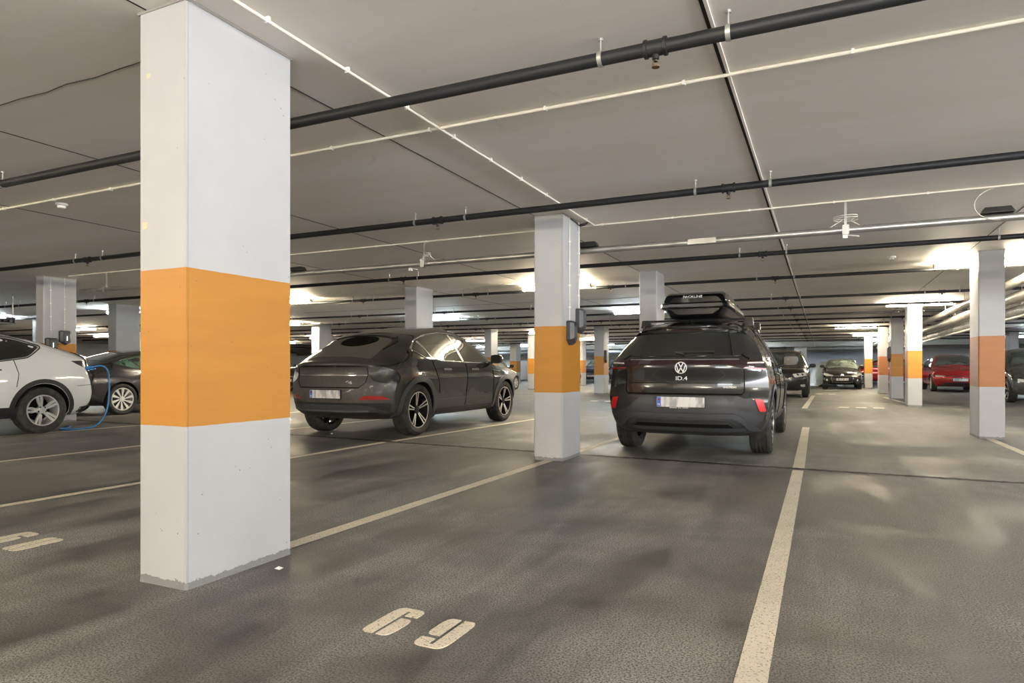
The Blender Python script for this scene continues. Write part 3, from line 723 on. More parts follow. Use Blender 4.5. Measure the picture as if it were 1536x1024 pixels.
# galvanised thinner service pipe behind
# smoke detectors
def detector(x,y,label):
    t=thing('smoke_detector',label,'smoke detector',(x*K,y*K,CEIL)); mb=MB(); mb.lathe([(0,.055),(-.018,.055),(-.022,.05),(-.022,.035)],20,'z'); mb.build('base',M['plastic_w'],t)
    mb=MB(); mb.lathe([(-.020,.040),(-.045,.036),(-.052,.022),(-.053,.001)],20,'z'); mb.build('sensor_head',M['plastic_w'],t)
detector(-7.4,4.33,'white smoke detector on the ceiling left of the near pillar')
detector(1.0,12.0,'small white detector at the left end of the near right tube lamp')
detector(.75,17.6,'tiny white detector on the ceiling beside the second right tube lamp')
detector(-9.5,24.6,'tiny white detector over the middle distance')
# insulated ducts running away on the right
def duct(x,z,r,label,y0=9.,y1=44.):
    t=thing('insulated_duct',label,'duct',(x,(y0+y1)/2,z)); h=(y1-y0)/2
    mb=MB(); mb.tube([(0,-h,0),(0,h,0)],r,20); mb.build('duct_tube',M['duct'],t,60)
    y=-h+.8
    while y<h:
        mb=MB(); mb.lathe([(-.02,r),(-.02,r+.004),(.02,r+.004),(.02,r)],20,'y',0,T(0,y,0),True); mb.tube([(0,y,r),(0,y,CEIL-z-.002)],.006,6); mb.build('duct_strap',M['hanger'],t,40); y+=2.4
duct(2.78,2.36,.075,'uppermost pale duct running away under the ceiling at the right')
duct(2.98,2.20,.095,'thick pale duct, second from the top at the right')
duct(3.25,2.04,.10,'thick pale duct below the second one at the right')
duct(3.11,1.90,.030,'thin lowest pale duct at the right',12.5,44)
duct(3.6,2.32,.12,'thick pale duct at the far side of the bundle on the right')
# dark cable tray on the far left
t=thing('cable_tray','dark cable tray hanging behind the white car at the left edge','cable tray',(-17.5,8.6,2.05))
mb=MB(); mb.box(-3.4,.6,-.25,.25,-.03,0); mb.box(-3.4,.6,-.27,-.25,-.03,.12); mb.box(-3.4,.6,.25,.27,-.03,.12); mb.build('tray',M['grey_pipe'],t,0)
for i in range(4): mb=MB(); mb.tube([(-3.4,-.18+i*.12,.04),(.6,-.18+i*.12,.04)],.035,8); mb.build('cable',M['plastic_k'],t,60)
for x in (-3,-1.2,.5):
    mb=MB(); mb.box(x-.01,x+.01,-.27,-.25,.1,CEIL-2.05); mb.box(x-.01,x+.01,.25,.27,.1,CEIL-2.05); mb.build('hanger',M['hanger'],t,0)
# service ducts in front of the back wall
for (x0,x1,y,z,r,lb) in ((-30,-2.2,47.6,2.25,.16,'dark duct under the ceiling before the back wall, left part'),(-.8,2.5,44.6,2.2,.10,'dark duct under the ceiling above the small black hatchback'),(-26,-10,44.5,2.15,.12,'round duct high before the back wall, behind the silver hatchback')):
    t=thing('air_duct',lb,'duct',((x0+x1)/2,y,z)); h=(x1-x0)/2; mb=MB(); mb.tube([(-h,0,0),(h,0,0)],r,14); mb.build('duct_tube',M['grey_pipe'],t,60)
    q=-h+.4
    while q<h: mb=MB(); mb.tube([(q,0,r*.9),(q,0,CEIL-z)],.012,6); mb.build('hanger',M['hanger'],t,0); q+=3

# ------------------------------------------------------------------ lamps
def lamp(x,y,label,mat='lamp_neutral',L=1.4,z=2.735):
    t=thing('tube_lamp',label,'lamp',(x*K,y*K,z*K)); h=L/2
    mb=MB(); mb.box(-h,h,-.022,.022,.035,.075); mb.box(-.3*h-.02,-.3*h+.02,-.01,.01,.075,CEIL-z*K); mb.box(.5*h-.02,.5*h+.02,-.01,.01,.075,CEIL-z*K)
    mb.build('housing',M['plastic_w'],t,0,.004)
    mb=MB(); ps=[(-.022,.036),(-.042,.022),(-.046,0),(-.034,-.026),(0,-.037),(.034,-.026),(.046,0),(.042,.022),(.022,.036)]
    mb.prism([(a,b) for a,b in ps],-h,h,Matrix(((0,0,1,0),(1,0,0,0),(0,1,0,0),(0,0,0,1)))); mb.build('diffuser',M[mat],t,50)
    for s in (-1,1): mb=MB(); mb.box(s*h-.012*(s<0)*1,s*h+.012*(s>0)*1,-.052,.052,-.037,.04); mb.build('end_cap',M['plastic_w'],t,0)
    return t
LAMPS=[(-5.0,12.75,'tube lamp glowing behind the middle pillar','lamp_warm'),(2.42,12.76,'tube lamp passing behind the right edge pillar','lamp_neutral'),
 (-12.2,12.6,'tube lamp glowing just right of the near pillar','lamp_warm'),(-18.75,12.75,'cool tube lamp seen left of the near pillar','lamp_cool'),
 (-25.5,12.75,'cool tube lamp at the left edge behind the white car','lamp_cool'),
 (2.3,20.2,'second tube lamp of the right row, over the bright pillar','lamp_neutral'),(-4.95,19.4,'tube lamp left of the pillar behind the roof box','lamp_cool'),(-11.8,19.3,'cool tube lamp right of the pillar behind the coupe SUV','lamp_cool'),
 (-18.6,19.1,'tube lamp low beside the near pillar in the distance','lamp_warm'),(-28.7,17.8,'tube lamp behind the dark saloon','lamp_neutral'),
 (1.25,30.5,'third tube lamp of the right row','lamp_warm'),(2.2,38.2,'fourth tube lamp of the right row','lamp_warm'),(-5.4,30.3,'distant tube lamp hidden behind the roof box','lamp_neutral'),(-12.0,29.0,'distant tube lamp between the middle pillar and its small neighbour','lamp_neutral'),
 (-19.2,35.5,'distant lamp above the wing mirror of the coupe SUV','lamp_neutral'),(-25,28.3,'distant tube lamp behind the coupe SUV','lamp_neutral'),(-8,45,'added lamp brightening the back wall in the middle','lamp_cool'),(-20,45,'added lamp brightening the back wall on the left','lamp_cool'),(3.4,45,'added lamp brightening the back wall behind the right row','lamp_cool'),(-28,45,'leftmost added lamp brightening the back wall','lamp_cool'),(10,43,'rightmost added lamp brightening the back wall','lamp_cool'),(-14.3,46,'added lamp brightening the back wall, behind the silver hatchback','lamp_cool'),(-4.5,46.5,'added lamp brightening the back wall, behind the far plain pillar','lamp_cool'),(-24,46,'added lamp brightening the back wall behind the coupe SUV','lamp_cool'),(-12.2,36.5,'far tube lamp in front of the back wall','lamp_neutral'),(-5.4,38,'far tube lamp behind the grey estate car','lamp_neutral'),  # the back wall lamps are added to brighten the far walls
 (9.2,12.75,'tube lamp beyond the right edge','lamp_cool'),(9.0,24,'lamp over the red car','lamp_cool'),(8.2,33,'lamp behind the red car','lamp_cool'),(-34,22,'far left tube lamp','lamp_neutral'),(-32,33,'farthest left tube lamp','lamp_neutral')]
for x,y,l,m in LAMPS: lamp(x,y,l,m)
# lamps over the lane behind the photographer
for i,(x,y) in enumerate(((-8.2,-1.6),(-1.2,-2.2),(4.6,-1.6),(-14.5,-1.6),(5.6,4.6),(-2,-5),(6,-5),(-10,-5))):
    lamp(x,y,['lamp over the lane behind the camera to the left','lamp right behind the camera','lamp behind the camera to the right','lamp farther left behind the camera','lamp outside the frame right of the near bays','lamp deeper behind the camera','rear right lamp behind the camera','rear left lamp behind the camera'][i],'lamp_neutral')

# ------------------------------------------------------------------ floor paint
def line(x0,y0,x1,y1,w,label,taper=0):
    mb=MB(); a=Vector((x0,y0))*K; b=Vector((x1,y1))*K; d=(b-a); nn=Vector((-d.y,d.x)).normalized()*w/2; m=max(2,int(d.length/.08)); vs=[]
    for i in range(m+1):
        p=a+d*i/m; j=random.uniform(-.002,.002)
        vs+=[(p.x+nn.x*(1+j*9),p.y+nn.y,.0025),(p.x-nn.x*(1+j*9),p.y-nn.y,.0025)]
    mb.add(vs,[(2*i,2*i+1,2*i+3,2*i+2) for i in range(m)])
    o=mb.build('bay_line',M['line'],None,0); o['kind']='thing'; return tag(o,label,'painted line')
line(-2.88,2.9,-2.83,7.0,.105,'white bay line joining the near pillar and the middle pillar')
line(-2.80,7.66,-2.76,12.0,.10,'white bay line from the middle pillar along the grey estate car')
line(-.215,.6,-.225,7.42,.098,'long white bay line in the right foreground, nearer part')
line(-.225,7.60,-.26,12.9,.11,'white bay line right of the grey estate car, beyond the floor joint')
line(-5.72,1.2,-5.66,7.72,.095,'white bay line under the coupe SUV side, nearer part')
line(-5.62,7.86,-5.38,13.0,.095,'white bay line beside the right wheels of the coupe SUV')
line(-8.45,1.5,-8.40,7.9,.095,'white bay line passing the near pillar at the left')
line(-8.38,8.2,-8.2,13.0,.095,'white bay line at the far side of the coupe SUV')
line(-11.5,3.0,-11.42,12.9,.10,'white bay line in front of the white car')
line(2.27,12.0,2.27,7.7,.10,'white bay line running from the right edge pillar')
line(-.42,18.9,-.30,28.0,.13,'far white bay line beside the black SUV')
line(2.33,22.0,2.05,27.5,.12,'far white bay line between pillars of the right row')
line(5.3,12.6,5.3,8.5,.10,'white bay line beyond the right edge pillar'); line(5.6,20,5.9,27,.12,'far white bay line beside the silver grey car at the right')
DIG={'6':[rnd([(0,0),(.43,0),(.43,.74),(.43,.90),(.56,.90),(.56,.72),(1,.72),(1,1),(0,1)],[.18,0,0,0,0,0,.0,.28,.28]),rnd([(.56,0),(1,0),(1,.62),(.56,.62)],[0,.28,.16,0])],
     '8':[rnd([(0,0),(.43,0),(.43,1),(0,1),(0,.56),(.06,.52),(0,.48)],[.3,0,0,.3,.03,.02,.03]),rnd([(.56,0),(1,0),(1,.48),(.94,.52),(1,.56),(1,1),(.56,1)],[0,.3,.03,.02,.03,.3,0])]}
DIG['9']=[[(1-x,1-y) for x,y in p] for p in DIG['6']]
def digits(s,x,y,label,w=.14,h=.285,gap=.26):
    for i,c in enumerate(s):
        mb=MB()
        for p in DIG[c]:
            q=[((x+i*gap+a*w)*K,(y+b*h-i*.02)*K) for a,b in p]
            mb.prism(q,-.001,.0028)
        o=mb.build('painted_digit',M['line'],None,0); o['kind']='thing'; tag(o,label[i],'painted number')
digits('69',-1.69,2.14,['painted figure six in front of the near pillar, left of the nine','painted figure nine in the bay number at the bottom of the photo'])
digits('68',-4.66,2.23,['painted figure six cut by the left edge','painted figure eight on the asphalt near the left edge'],.15,.285,.29)
for x0,y0,dx,lb in ((.40,19.8,.42,'row of small white floor marks in the far lane'),(-.75,29.6,.5,'farther row of small white floor marks'),(-6.8,20.2,.5,'row of small white floor marks behind the middle pillar')):
    for i in range(3):
        mb=MB(); mb.prism(rnd(rect((x0+i*dx)*K,(x0+i*dx+.26)*K,y0*K,(y0+.35)*K),.05),-.001,.0028); o=mb.build('floor_mark',M['line'],None,0); o['kind']='thing'
        tag(o,lb,'painted mark',lb)
# small litter
for (x,y,z,lb) in ((-7.15,8.35,.02,'white crumb on the asphalt behind the coupe SUV'),(-2.9+.3,2.62,.012,'white crumb beside the foot of the near pillar')):
    mb=MB(); mb.add([(-.02,-.01,0),(.02,-.015,0),(.012,.02,0),(0,0,z)],[(0,2,1),(0,1,3),(1,2,3),(2,0,3)],0,T(x*K,y*K,.0)); tag(mb.build('litter_scrap',M['white'],None,0),lb,'litter')
mb=MB(); mb.lathe([(0,.03),(.003,.028),(.004,.001)],14,'z',0,T(-3.12*K,1.53*K,0)@Matrix.Diagonal((1.3,1,1,1))); tag(mb.build('chewing_gum',M['line'],None,0),'pale flat spot on the asphalt at the lower left','spot')

# ------------------------------------------------------------------ wall chargers
def charger(x,y,z,label,side=1,hgt=.30,mat='charger',cable_to=CEIL,led=False,wd=.10):
    """on the +X face (side=1) or -X face (side=-1) of a pillar"""
    t=thing('wall_charger',label,'charger',(x,y,z)); h=hgt/2; w=wd; s=side; d=.085
    prof=[(-w,h*.85),(-w*.8,h),(w*.8,h),(w,h*.85),(w,-h*.55),(0,-h),(-w,-h*.55)]
    k=.62; vs=[(0,a,b) for a,b in prof]+[(s*d*.55,a,b) for a,b in prof]+[(s*d,a*k,b*.86 if b>0 else b*.80) for a,b in prof]
    n_=len(prof); fs=[tuple(range(n_)),tuple(range(2*n_,3*n_))]+[(r*n_+i,r*n_+(i+1)%n_,(r+1)*n_+(i+1)%n_,(r+1)*n_+i) for r in (0,1) for i in range(n_)]
    mb=MB(); mb.add(vs,fs); mb.build('casing',M[mat],t,0,.004)
    mb=MB(); mb.box(min(s*d*.9,s*(d+.006)),max(s*d*.9,s*(d+.006)),-w*.45,w*.45,-h*.35,h*.55); mb.build('front_panel',M['charger_edge'] if mat=='charger' else M[mat],t,0,.003)
    if led: mb=MB(); mb.box(min(s*d,s*(d+.009)),max(s*d,s*(d+.009)),-.006,.006,-.05,.03); mb.build('status_light',M['green_led'],t,0)
    mb=MB(); mb.tube([(s*.012,0,h),(s*.012,0,cable_to-z-.01)],.006,8); c=mb.build('supply_cable',M['conduit'],t,60)
    q=h+.15
    while q<cable_to-z-.05:
        mb=MB(); mb.box(min(0,s*.022),max(0,s*.022),-.012,.012,q-.008,q+.008); mb.build('cable_clip',M['plastic_w'],c,0); q+=.24
    return t
XF=-2.67*K
charger(XF,6.80,1.385,'dark grey wall charger nearer the corner of the middle pillar',1,.27,led=False,wd=.082)
charger(XF,7.10,1.535,'dark grey wall charger at the far edge of the middle pillar, mounted higher',1,.28,wd=.082)
charger(-3.03*K,6.95,1.52,'pale wall charger on the left side of the middle pillar',-1,.26,'plastic_w')
charger(-13.47*K,7.24,1.43,'dark wall charger with a lit strip behind the white car',1,.24,led=True)
charger(-13.47*K,7.48,1.56,'dark wall charger above the orange band beside the dark saloon',1,.27,led=True)
charger(-8.10*K,24.7,1.45,'tiny wall charger on the right of the small distant pillar',1,.50,wd=.14)
charger(-8.52*K,24.9,1.45,'tiny wall charger on the left of the small distant pillar',-1,.50,wd=.14)
charger(2.13*K,24.6,1.45,'dark wall charger on the third pillar of the right row',-1,.50,wd=.16)
# cable ends bundled at the head of the middle pillar
mb=MB(); mb.tube([(XF+.01,6.80,CEIL-.02),(XF+.015,6.98,CEIL-.03),(XF+.02,7.12,CEIL-.05)],.006,6)
for i in range(5): mb.tube([(XF+.02,7.1,CEIL-.04),(XF+.04+.02*i,7.08+.01*i,CEIL-.06+.012*i),(XF+.07,7.16,CEIL-.03)],.007,6)
tag(mb.build('cable_bundle',M['plastic_k'],None,60),'dark cable ends bundled at the top of the middle pillar','cable')

# ------------------------------------------------------------------ grey electric estate car with roof box
def bump_poly(pts): return pts
def car_root(label, x, y, rz, cat='car', group=None, name='car'):
    return thing(name,label,cat,(x,y,0),rz,group)
SEC=[(.2,.90),(.32,.955),(.5,.985),(.7,1.0),(.85,.992),(.97,.965),(1.1,.945),(1.7,.945)]
def id_car():
    L=4.58
    P=dict(L=L,W=1.85,wz=.35,
      rear=[(.13,.27),(.045,.36),(.01,.52),(.0,.66),(.045,.74),(.05,.88),(.02,.99),(.025,1.08),(.10,1.15),(.34,1.42),(.31,1.475)],
      top=[(.31,1.475),(.7,1.555),(1.3,1.60),(2.0,1.61),(2.5,1.58),(2.95,1.44),(3.4,1.15),(3.6,1.05),(4.0,.99),(4.32,.90),(4.44,.80)],
      front=[(4.42,.26),(4.54,.38),(4.575,.55),(4.54,.70),(4.44,.80)],
      plan=[(0,.87),(.4,.905),(.95,.925),(2.3,.915),(3.6,.925),(4.2,.89),(4.58,.82)],
      sec=SEC,belt=[(0,1.06),(1,1.07),(2.2,1.02),(3.3,.99),(3.5,1.1),(4.58,1.2)],tum=.44,crown=.05,cr=.26,cf=.42,kx=.07,kz=.05,zb=.23)
    c=Car(P,(84,30,26)); Y=lambda y:y-L/2
    paint=dusty_paint('estate_grey_lacquer',(.020,.021,.023),(.06,.056,.05),.4,.14,.25,.18)
    r=car_root('dark grey electric estate car seen from behind, carrying a black roof box',-1.42,7.40+L/2,0)
    ys=(Y(.885),Y(3.655)); c.body(paint,r,.395,ys)
    wheels(c,r,.36,.245,.255,ys,'double',.012)
    # rear screen, spoiler, lamps
    gw=c.decal('rear_window','B',rnd([(-.60,1.135),(.60,1.135),(.665,1.19),(.535,1.405),(-.535,1.405),(-.665,1.19)],.06),M['glass'],r,.006)
    c.decal('rear_spoiler','B',rnd([(-.56,1.415),(.56,1.415),(.54,1.475),(-.54,1.475)],.02),M['rail'],r,.012)
    c.decal('brake_light','B',rect(-.17,.17,1.425,1.442),M['dark_lens'],r,.018)
    # objects seen in the rear screen: wiper
    mb=MB(); 
    def on(axis,a,b,off):
        l,n=c.hit(axis,a,b); return l+n*off
    mb.tube([on('B',.02,1.145,.02),on('B',-.08,1.165,.022),on('B',.34,1.17,.018)],.009,6); mb.build('rear_wiper',M['plastic_k'],r)
    c.decal('light_bar','B',rnd([(-.56,1.045),(.56,1.045),(.56,1.085),(-.56,1.085)],.01),M['dark_lens'],r,.007)
    c.decal('light_bar_trim','B',rnd([(-.60,1.09),(.60,1.09),(.60,1.098),(-.60,1.098)],.002),M['chrome'],r,.008)
    for s in (-1,1):
        q=[(s*.50,1.088),(s*.86,1.088),(s*.885,1.06),(s*.885,.985),(s*.80,.965),(s*.66,.985),(s*.50,1.045)]
        t=c.decal('tail_light','B',rnd(q,.015),M['dark_lens'],r,.010)
        c.decal('light_strip','B',rnd([(s*.64,1.0),(s*.86,.985),(s*.86,1.0),(s*.66,1.012)],.004),M['red_lens'],t,.014)
        c.decal('light_strip','B',rnd([(s*.68,1.045),(s*.84,1.05),(s*.84,1.066),(s*.68,1.060)],.004),M['clear_lens'],t,.014)
        c.decal('lens','R' if s>0 else 'L',rnd([(Y(.16),.985),(Y(.42),1.02),(Y(.40),1.075),(Y(.14),1.088)],.02),M['dark_lens'],t,.010)
        # bumper corner recess with reflector
        q=[(s*.48,.665),(s*.72,.67),(s*.88,.60),(s*.885,.50),(s*.80,.485),(s*.62,.545)]
        vent=c.decal('corner_vent','B',rnd(q,.03),M['plastic_k'],r,.006)
        c.decal('reflector','B',rnd([(s*.755,.665),(s*.835,.655),(s*.862,.53),(s*.80,.53)],.008),M['reflector'],r,.014)
        c.strip('shut_line','B',[(s*.655,.985),(s*.655,.74),(s*.63,.712)],.007,M['seam'],r)
        c.strip('shut_line','B',[(s*.70,1.10),(s*.62,1.15),(s*.645,1.19)],.006,M['seam'],r)
    c.strip('shut_line','B',[(-.63,.712),(.63,.712)],.012,M['seam'],r)
    c.strip('tailgate_crease','B',[(-.62,.835),(.62,.835)],.006,M['seam'],r,.002)
    bp=c.decal('rear_bumper','B',rnd([(-.87,.56),(-.60,.695),(.60,.695),(.87,.56),(.865,.40),(.80,.30),(-.80,.30),(-.865,.40)],.03),M['clad'],r,.003)
    # raised diffuser surround and slot
    q=[(-.80,.33),(-.66,.46),(-.56,.505),(.56,.505),(.66,.46),(.80,.33),(.70,.33),(.60,.42),(.52,.455),(-.52,.455),(-.60,.42),(-.70,.33)]
    c.decal('diffuser_rim','B',rnd(q,.02),M['clad'],r,.034)
    q=[(-.60,.345),(-.50,.425),(.50,.425),(.60,.345)]
    c.decal('diffuser','B',rnd(q,.02),M['clad_k'],r,.012)
    c.decal('diffuser_slot','B',rnd([(-.55,.352),(-.50,.385),(.50,.385),(.55,.352)],.01),M['seam'],r,.018)
    mt=plate(c,r,'B',.625)
    mb=MB()
    for i in range(22):
        if i not in (9,14): mb.prism(rect(-.12+i*.0095,-.114+i*.0095,-.068,-.061+(i%3)*.001),.001,.0018,mt)
    mb.build('frame_text',M['white'],r,0)
    # badge
    l,nn=c.hit('B',0,1.0); B0=Matrix.Translation((0,l.y-.006,1.005))@Matrix.Rotation(pi/2,4,'X')
    mb=MB(); R_=.066
    mb.lathe([(0,R_),(.008,R_),(.010,R_-.004),(.008,R_-.009),(0,R_-.009)],40,'z',0,B0,True)
    def bar(x0,y0,x1,y1,w=.010):
        d=Vector((x1-x0,y1-y0)).normalized(); nx,ny=-d.y*w/2,d.x*w/2
        mb.prism([(x0+nx,y0+ny),(x1+nx,y1+ny),(x1-nx,y1-ny),(x0-nx,y0-ny)],0,.008,B0)
    for s in (-1,1):
        bar(s*.026,.054,0,.006); bar(s*.051,.034,s*.026,-.048); bar(s*.026,-.048,0,-.001,.010)
    bar(-.005,.006,.005,.006,.008)
    mb.build('badge',M['white'],r,30)
    text_mesh('model_badge','ID.4',.062,M['white'],r,Matrix.Translation((0,c.hit('B',0,.885)[0].y-.004,.885))@Matrix.Rotation(pi/2,4,'X'),.002,1.25)
    text_mesh('drive_badge','4MOTION',.030,M['white'],r,Matrix.Translation((.51,c.hit('B',.5,.79)[0].y-.012,.79))@Matrix.Rotation(radians(10),4,'Z')@Matrix.Rotation(pi/2,4,'X'),.001,1.0)
    # sides
    for ax,s in (('R',1),('L',-1)):
        g=[(Y(.74),1.13),(Y(.92),1.34),(Y(1.25),1.455),(Y(1.9),1.50),(Y(2.5),1.47),(Y(2.85),1.35),(Y(3.28),1.07),(Y(2.2),1.075),(Y(1.2),1.10)]
        w=c.decal('side_window',ax,rnd(g,.05),M['glass'],r,.004,sp=.08)
        c.strip('window_trim',ax,rnd([(Y(.66),1.10),(Y(.86),1.37),(Y(1.2),1.485),(Y(1.9),1.535),(Y(2.5),1.50),(Y(2.9),1.37)],.05),.018,M['chrome'],w,.010)
        c.strip('pillar_trim',ax,[(Y(2.08),1.08),(Y(2.02),1.50)],.05,M['rail'],w,.008); c.strip('pillar_trim',ax,[(Y(1.12),1.10),(Y(1.18),1.44)],.04,M['rail'],w,.008)
        c.strip('door_line',ax,[(Y(1.18),1.08),(Y(1.22),.80),(Y(1.36),.62)],.007,M['seam'],r); c.strip('door_line',ax,[(Y(2.12),1.07),(Y(2.15),.38)],.007,M['seam'],r); c.strip('door_line',ax,[(Y(3.05),1.05),(Y(3.10),.40)],.007,M['seam'],r)
        c.decal('sill_trim',ax,rnd([(Y(1.32),.30),(Y(3.2),.30),(Y(3.2),.40),(Y(1.34),.40)],.02),M['clad_k'],r,.010)
        for wy in ys:
            ring=[(wy+.455*cos(a),.36+.455*sin(a)) for a in [pi*i/20 for i in range(21)]]+[(wy-.455,.29),(wy-.400,.29)]+[(wy-.400*cos(a),.36+.400*sin(a)) for a in [pi*i/20 for i in range(21)]]+[(wy+.400,.29),(wy+.455,.29)]
            c.decal('arch_trim',ax,ring,M['clad'],r,.010,sp=.05)
        for hy_ in (1.35,2.28):
            l,n=c.hit(ax,Y(hy_),.93); mb=MB(); mb.tube([l+Vector((s*.002,-.10,0)),l+Vector((s*.03,-.07,0)),l+Vector((s*.03,.07,0)),l+Vector((s*.002,.10,0))],.012,8); mb.build('door_handle',paint,r,60)
        l,n=c.hit(ax,Y(3.05),1.06); mirror(r,l.x,Y(3.02),1.08,s,M['rail'],(.11,.10,.075))
        # roof rail
        l0=c.hit('T',s*.60,Y(.75))[0]; l1=c.hit('T',s*.60,Y(2.75))[0]; pts=[l0+Vector((0,0,0)),l0+Vector((0,.10,.045))]
        for q in (1.2,1.8,2.3,2.6): pts.append(c.hit('T',s*.60,Y(q))[0]+Vector((0,0,.045)))
        pts.append(l1); mb=MB(); mb.tube(pts,.016,8); mb.build('roof_rail',M['rail'],r,60)
    c.decal('windscreen','T',rnd([(-.60,Y(2.55)),(.60,Y(2.55)),(.72,Y(3.30)),(-.72,Y(3.30))],.06),M['glass'],r,.004,sp=.09)
    for s in (-1,1): c.decal('headlight','F',rnd([(s*.45,.76),(s*.80,.74),(s*.82,.66),(s*.5,.68)],.02),M['clear_lens'],r,.006)
    c.strip('antenna_base','T',[(0,Y(.62)),(0,Y(.72))],.04,M['rail'],r,.03)
    # crossbars clamped on the rails
    for yb in (.98,1.95):
        z=c.hit('T',.60,Y(yb))[0].z+.055
        mb=MB(); mb.prism([(-.04,-.012),(.04,-.012),(.03,.012),(-.03,.012)],-.66,.66,Matrix(((0,0,1,0),(1,0,0,Y(yb)),(0,1,0,z+.035),(0,0,0,1))))
        b=mb.build('roof_bar',M['rail'],r,30)
        for s in (-1,1):
            mb=MB(); mb.add([(s*.55,Y(yb)-.05,z-.04),(s*.68,Y(yb)-.05,z-.05),(s*.68,Y(yb)+.05,z-.05),(s*.55,Y(yb)+.05,z-.04),(s*.58,Y(yb)-.035,z+.05),(s*.67,Y(yb)-.035,z+.05),(s*.67,Y(yb)+.035,z+.05),(s*.58,Y(yb)+.035,z+.05)],[(0,3,2,1),(4,5,6,7),(0,1,5,4),(1,2,6,5),(2,3,7,6),(3,0,4,7)])
            mb.build('bar_foot',M['rail'],b,0,.008)
    return c,r,Y,z
c_,r_,Y_,zbar=id_car()
# roof box, a thing of its own resting on the bars
bx=thing('roof_box','glossy black roof box on the grey estate car','roof box',(-1.42+.02,7.40+.72+1.05,zbar+.049))
def lofted(name, secs, mat, parent, smooth=40):
    "secs: (y, half width at the foot, half width at the top, z0, z1, corner radius)"
    mb=MB(); vs=[]; n=0
    for (y,wb,wt,z0,z1,rr) in secs:
        q=rnd([(-wb,z0),(wb,z0),(wt,z1),(-wt,z1)],rr,5); n=len(q); vs+=[(x,y,z) for x,z in q]
    m=len(secs); fs=[(i*n+k,i*n+(k+1)%n,(i+1)*n+(k+1)%n,(i+1)*n+k) for i in range(m-1) for k in range(n)]+[tuple(range(n))[::-1],tuple((m-1)*n+k for k in range(n))]
    mb.add(vs,fs); return mb.build(name,mat,parent,smooth)
lofted('base',[(-.97,.22,.30,.05,.12,.03),(-1.01,.27,.345,.02,.135,.04),(-.97,.30,.375,.0,.15,.05),(-.7,.31,.385,.0,.15,.05),(.3,.31,.385,.0,.15,.05),(.8,.27,.35,.01,.15,.05),(1.08,.10,.22,.06,.13,.02)],M['box_matt'],bx)
lofted('lid_rim',[(-1.0,.33,.32,.130,.180,.015),(-1.045,.385,.375,.122,.188,.02),(-1.0,.415,.405,.120,.190,.02),(-.6,.42,.41,.120,.188,.02),(.4,.42,.41,.115,.182,.02),(.9,.38,.37,.11,.17,.02),(1.14,.22,.2,.11,.14,.01)],M['box_matt'],bx)
lid=lofted('lid',[(-.97,.33,.26,.18,.262,.03),(-1.03,.375,.33,.18,.285,.04),(-.95,.40,.345,.18,.315,.05),(-.8,.40,.345,.18,.325,.05),(-.3,.40,.345,.18,.325,.05),(.3,.40,.33,.17,.300,.05),(.8,.36,.28,.16,.235,.04),(1.12,.20,.12,.13,.16,.01)],M['box_gloss'],bx)
text_mesh('lettering','PACKLINE',.042,M['white'],lid,Matrix.Translation((-.02,-1.022,.258))@Matrix.Rotation(radians(78),4,'X'),.004,1.2)
for s in (-1,1):
    for y in (-.62,.35):
        mb=MB(); mb.tube([(s*.25,y,-.02),(s*.25,y,.02)],.02,8); mb.box(s*.25-.05,s*.25+.05,y-.02,y+.02,-.012,.002); mb.build('mount_clamp',M['hanger'],bx)
    mb=MB(); mb.prism(rnd(rect(-.05,.05,-.02,.02),.01),0,.006,Matrix.Translation((s*.405,-.4,.155))@Matrix.Rotation(pi/2,4,'Y')); mb.build('latch',M['plastic_k'],bx)

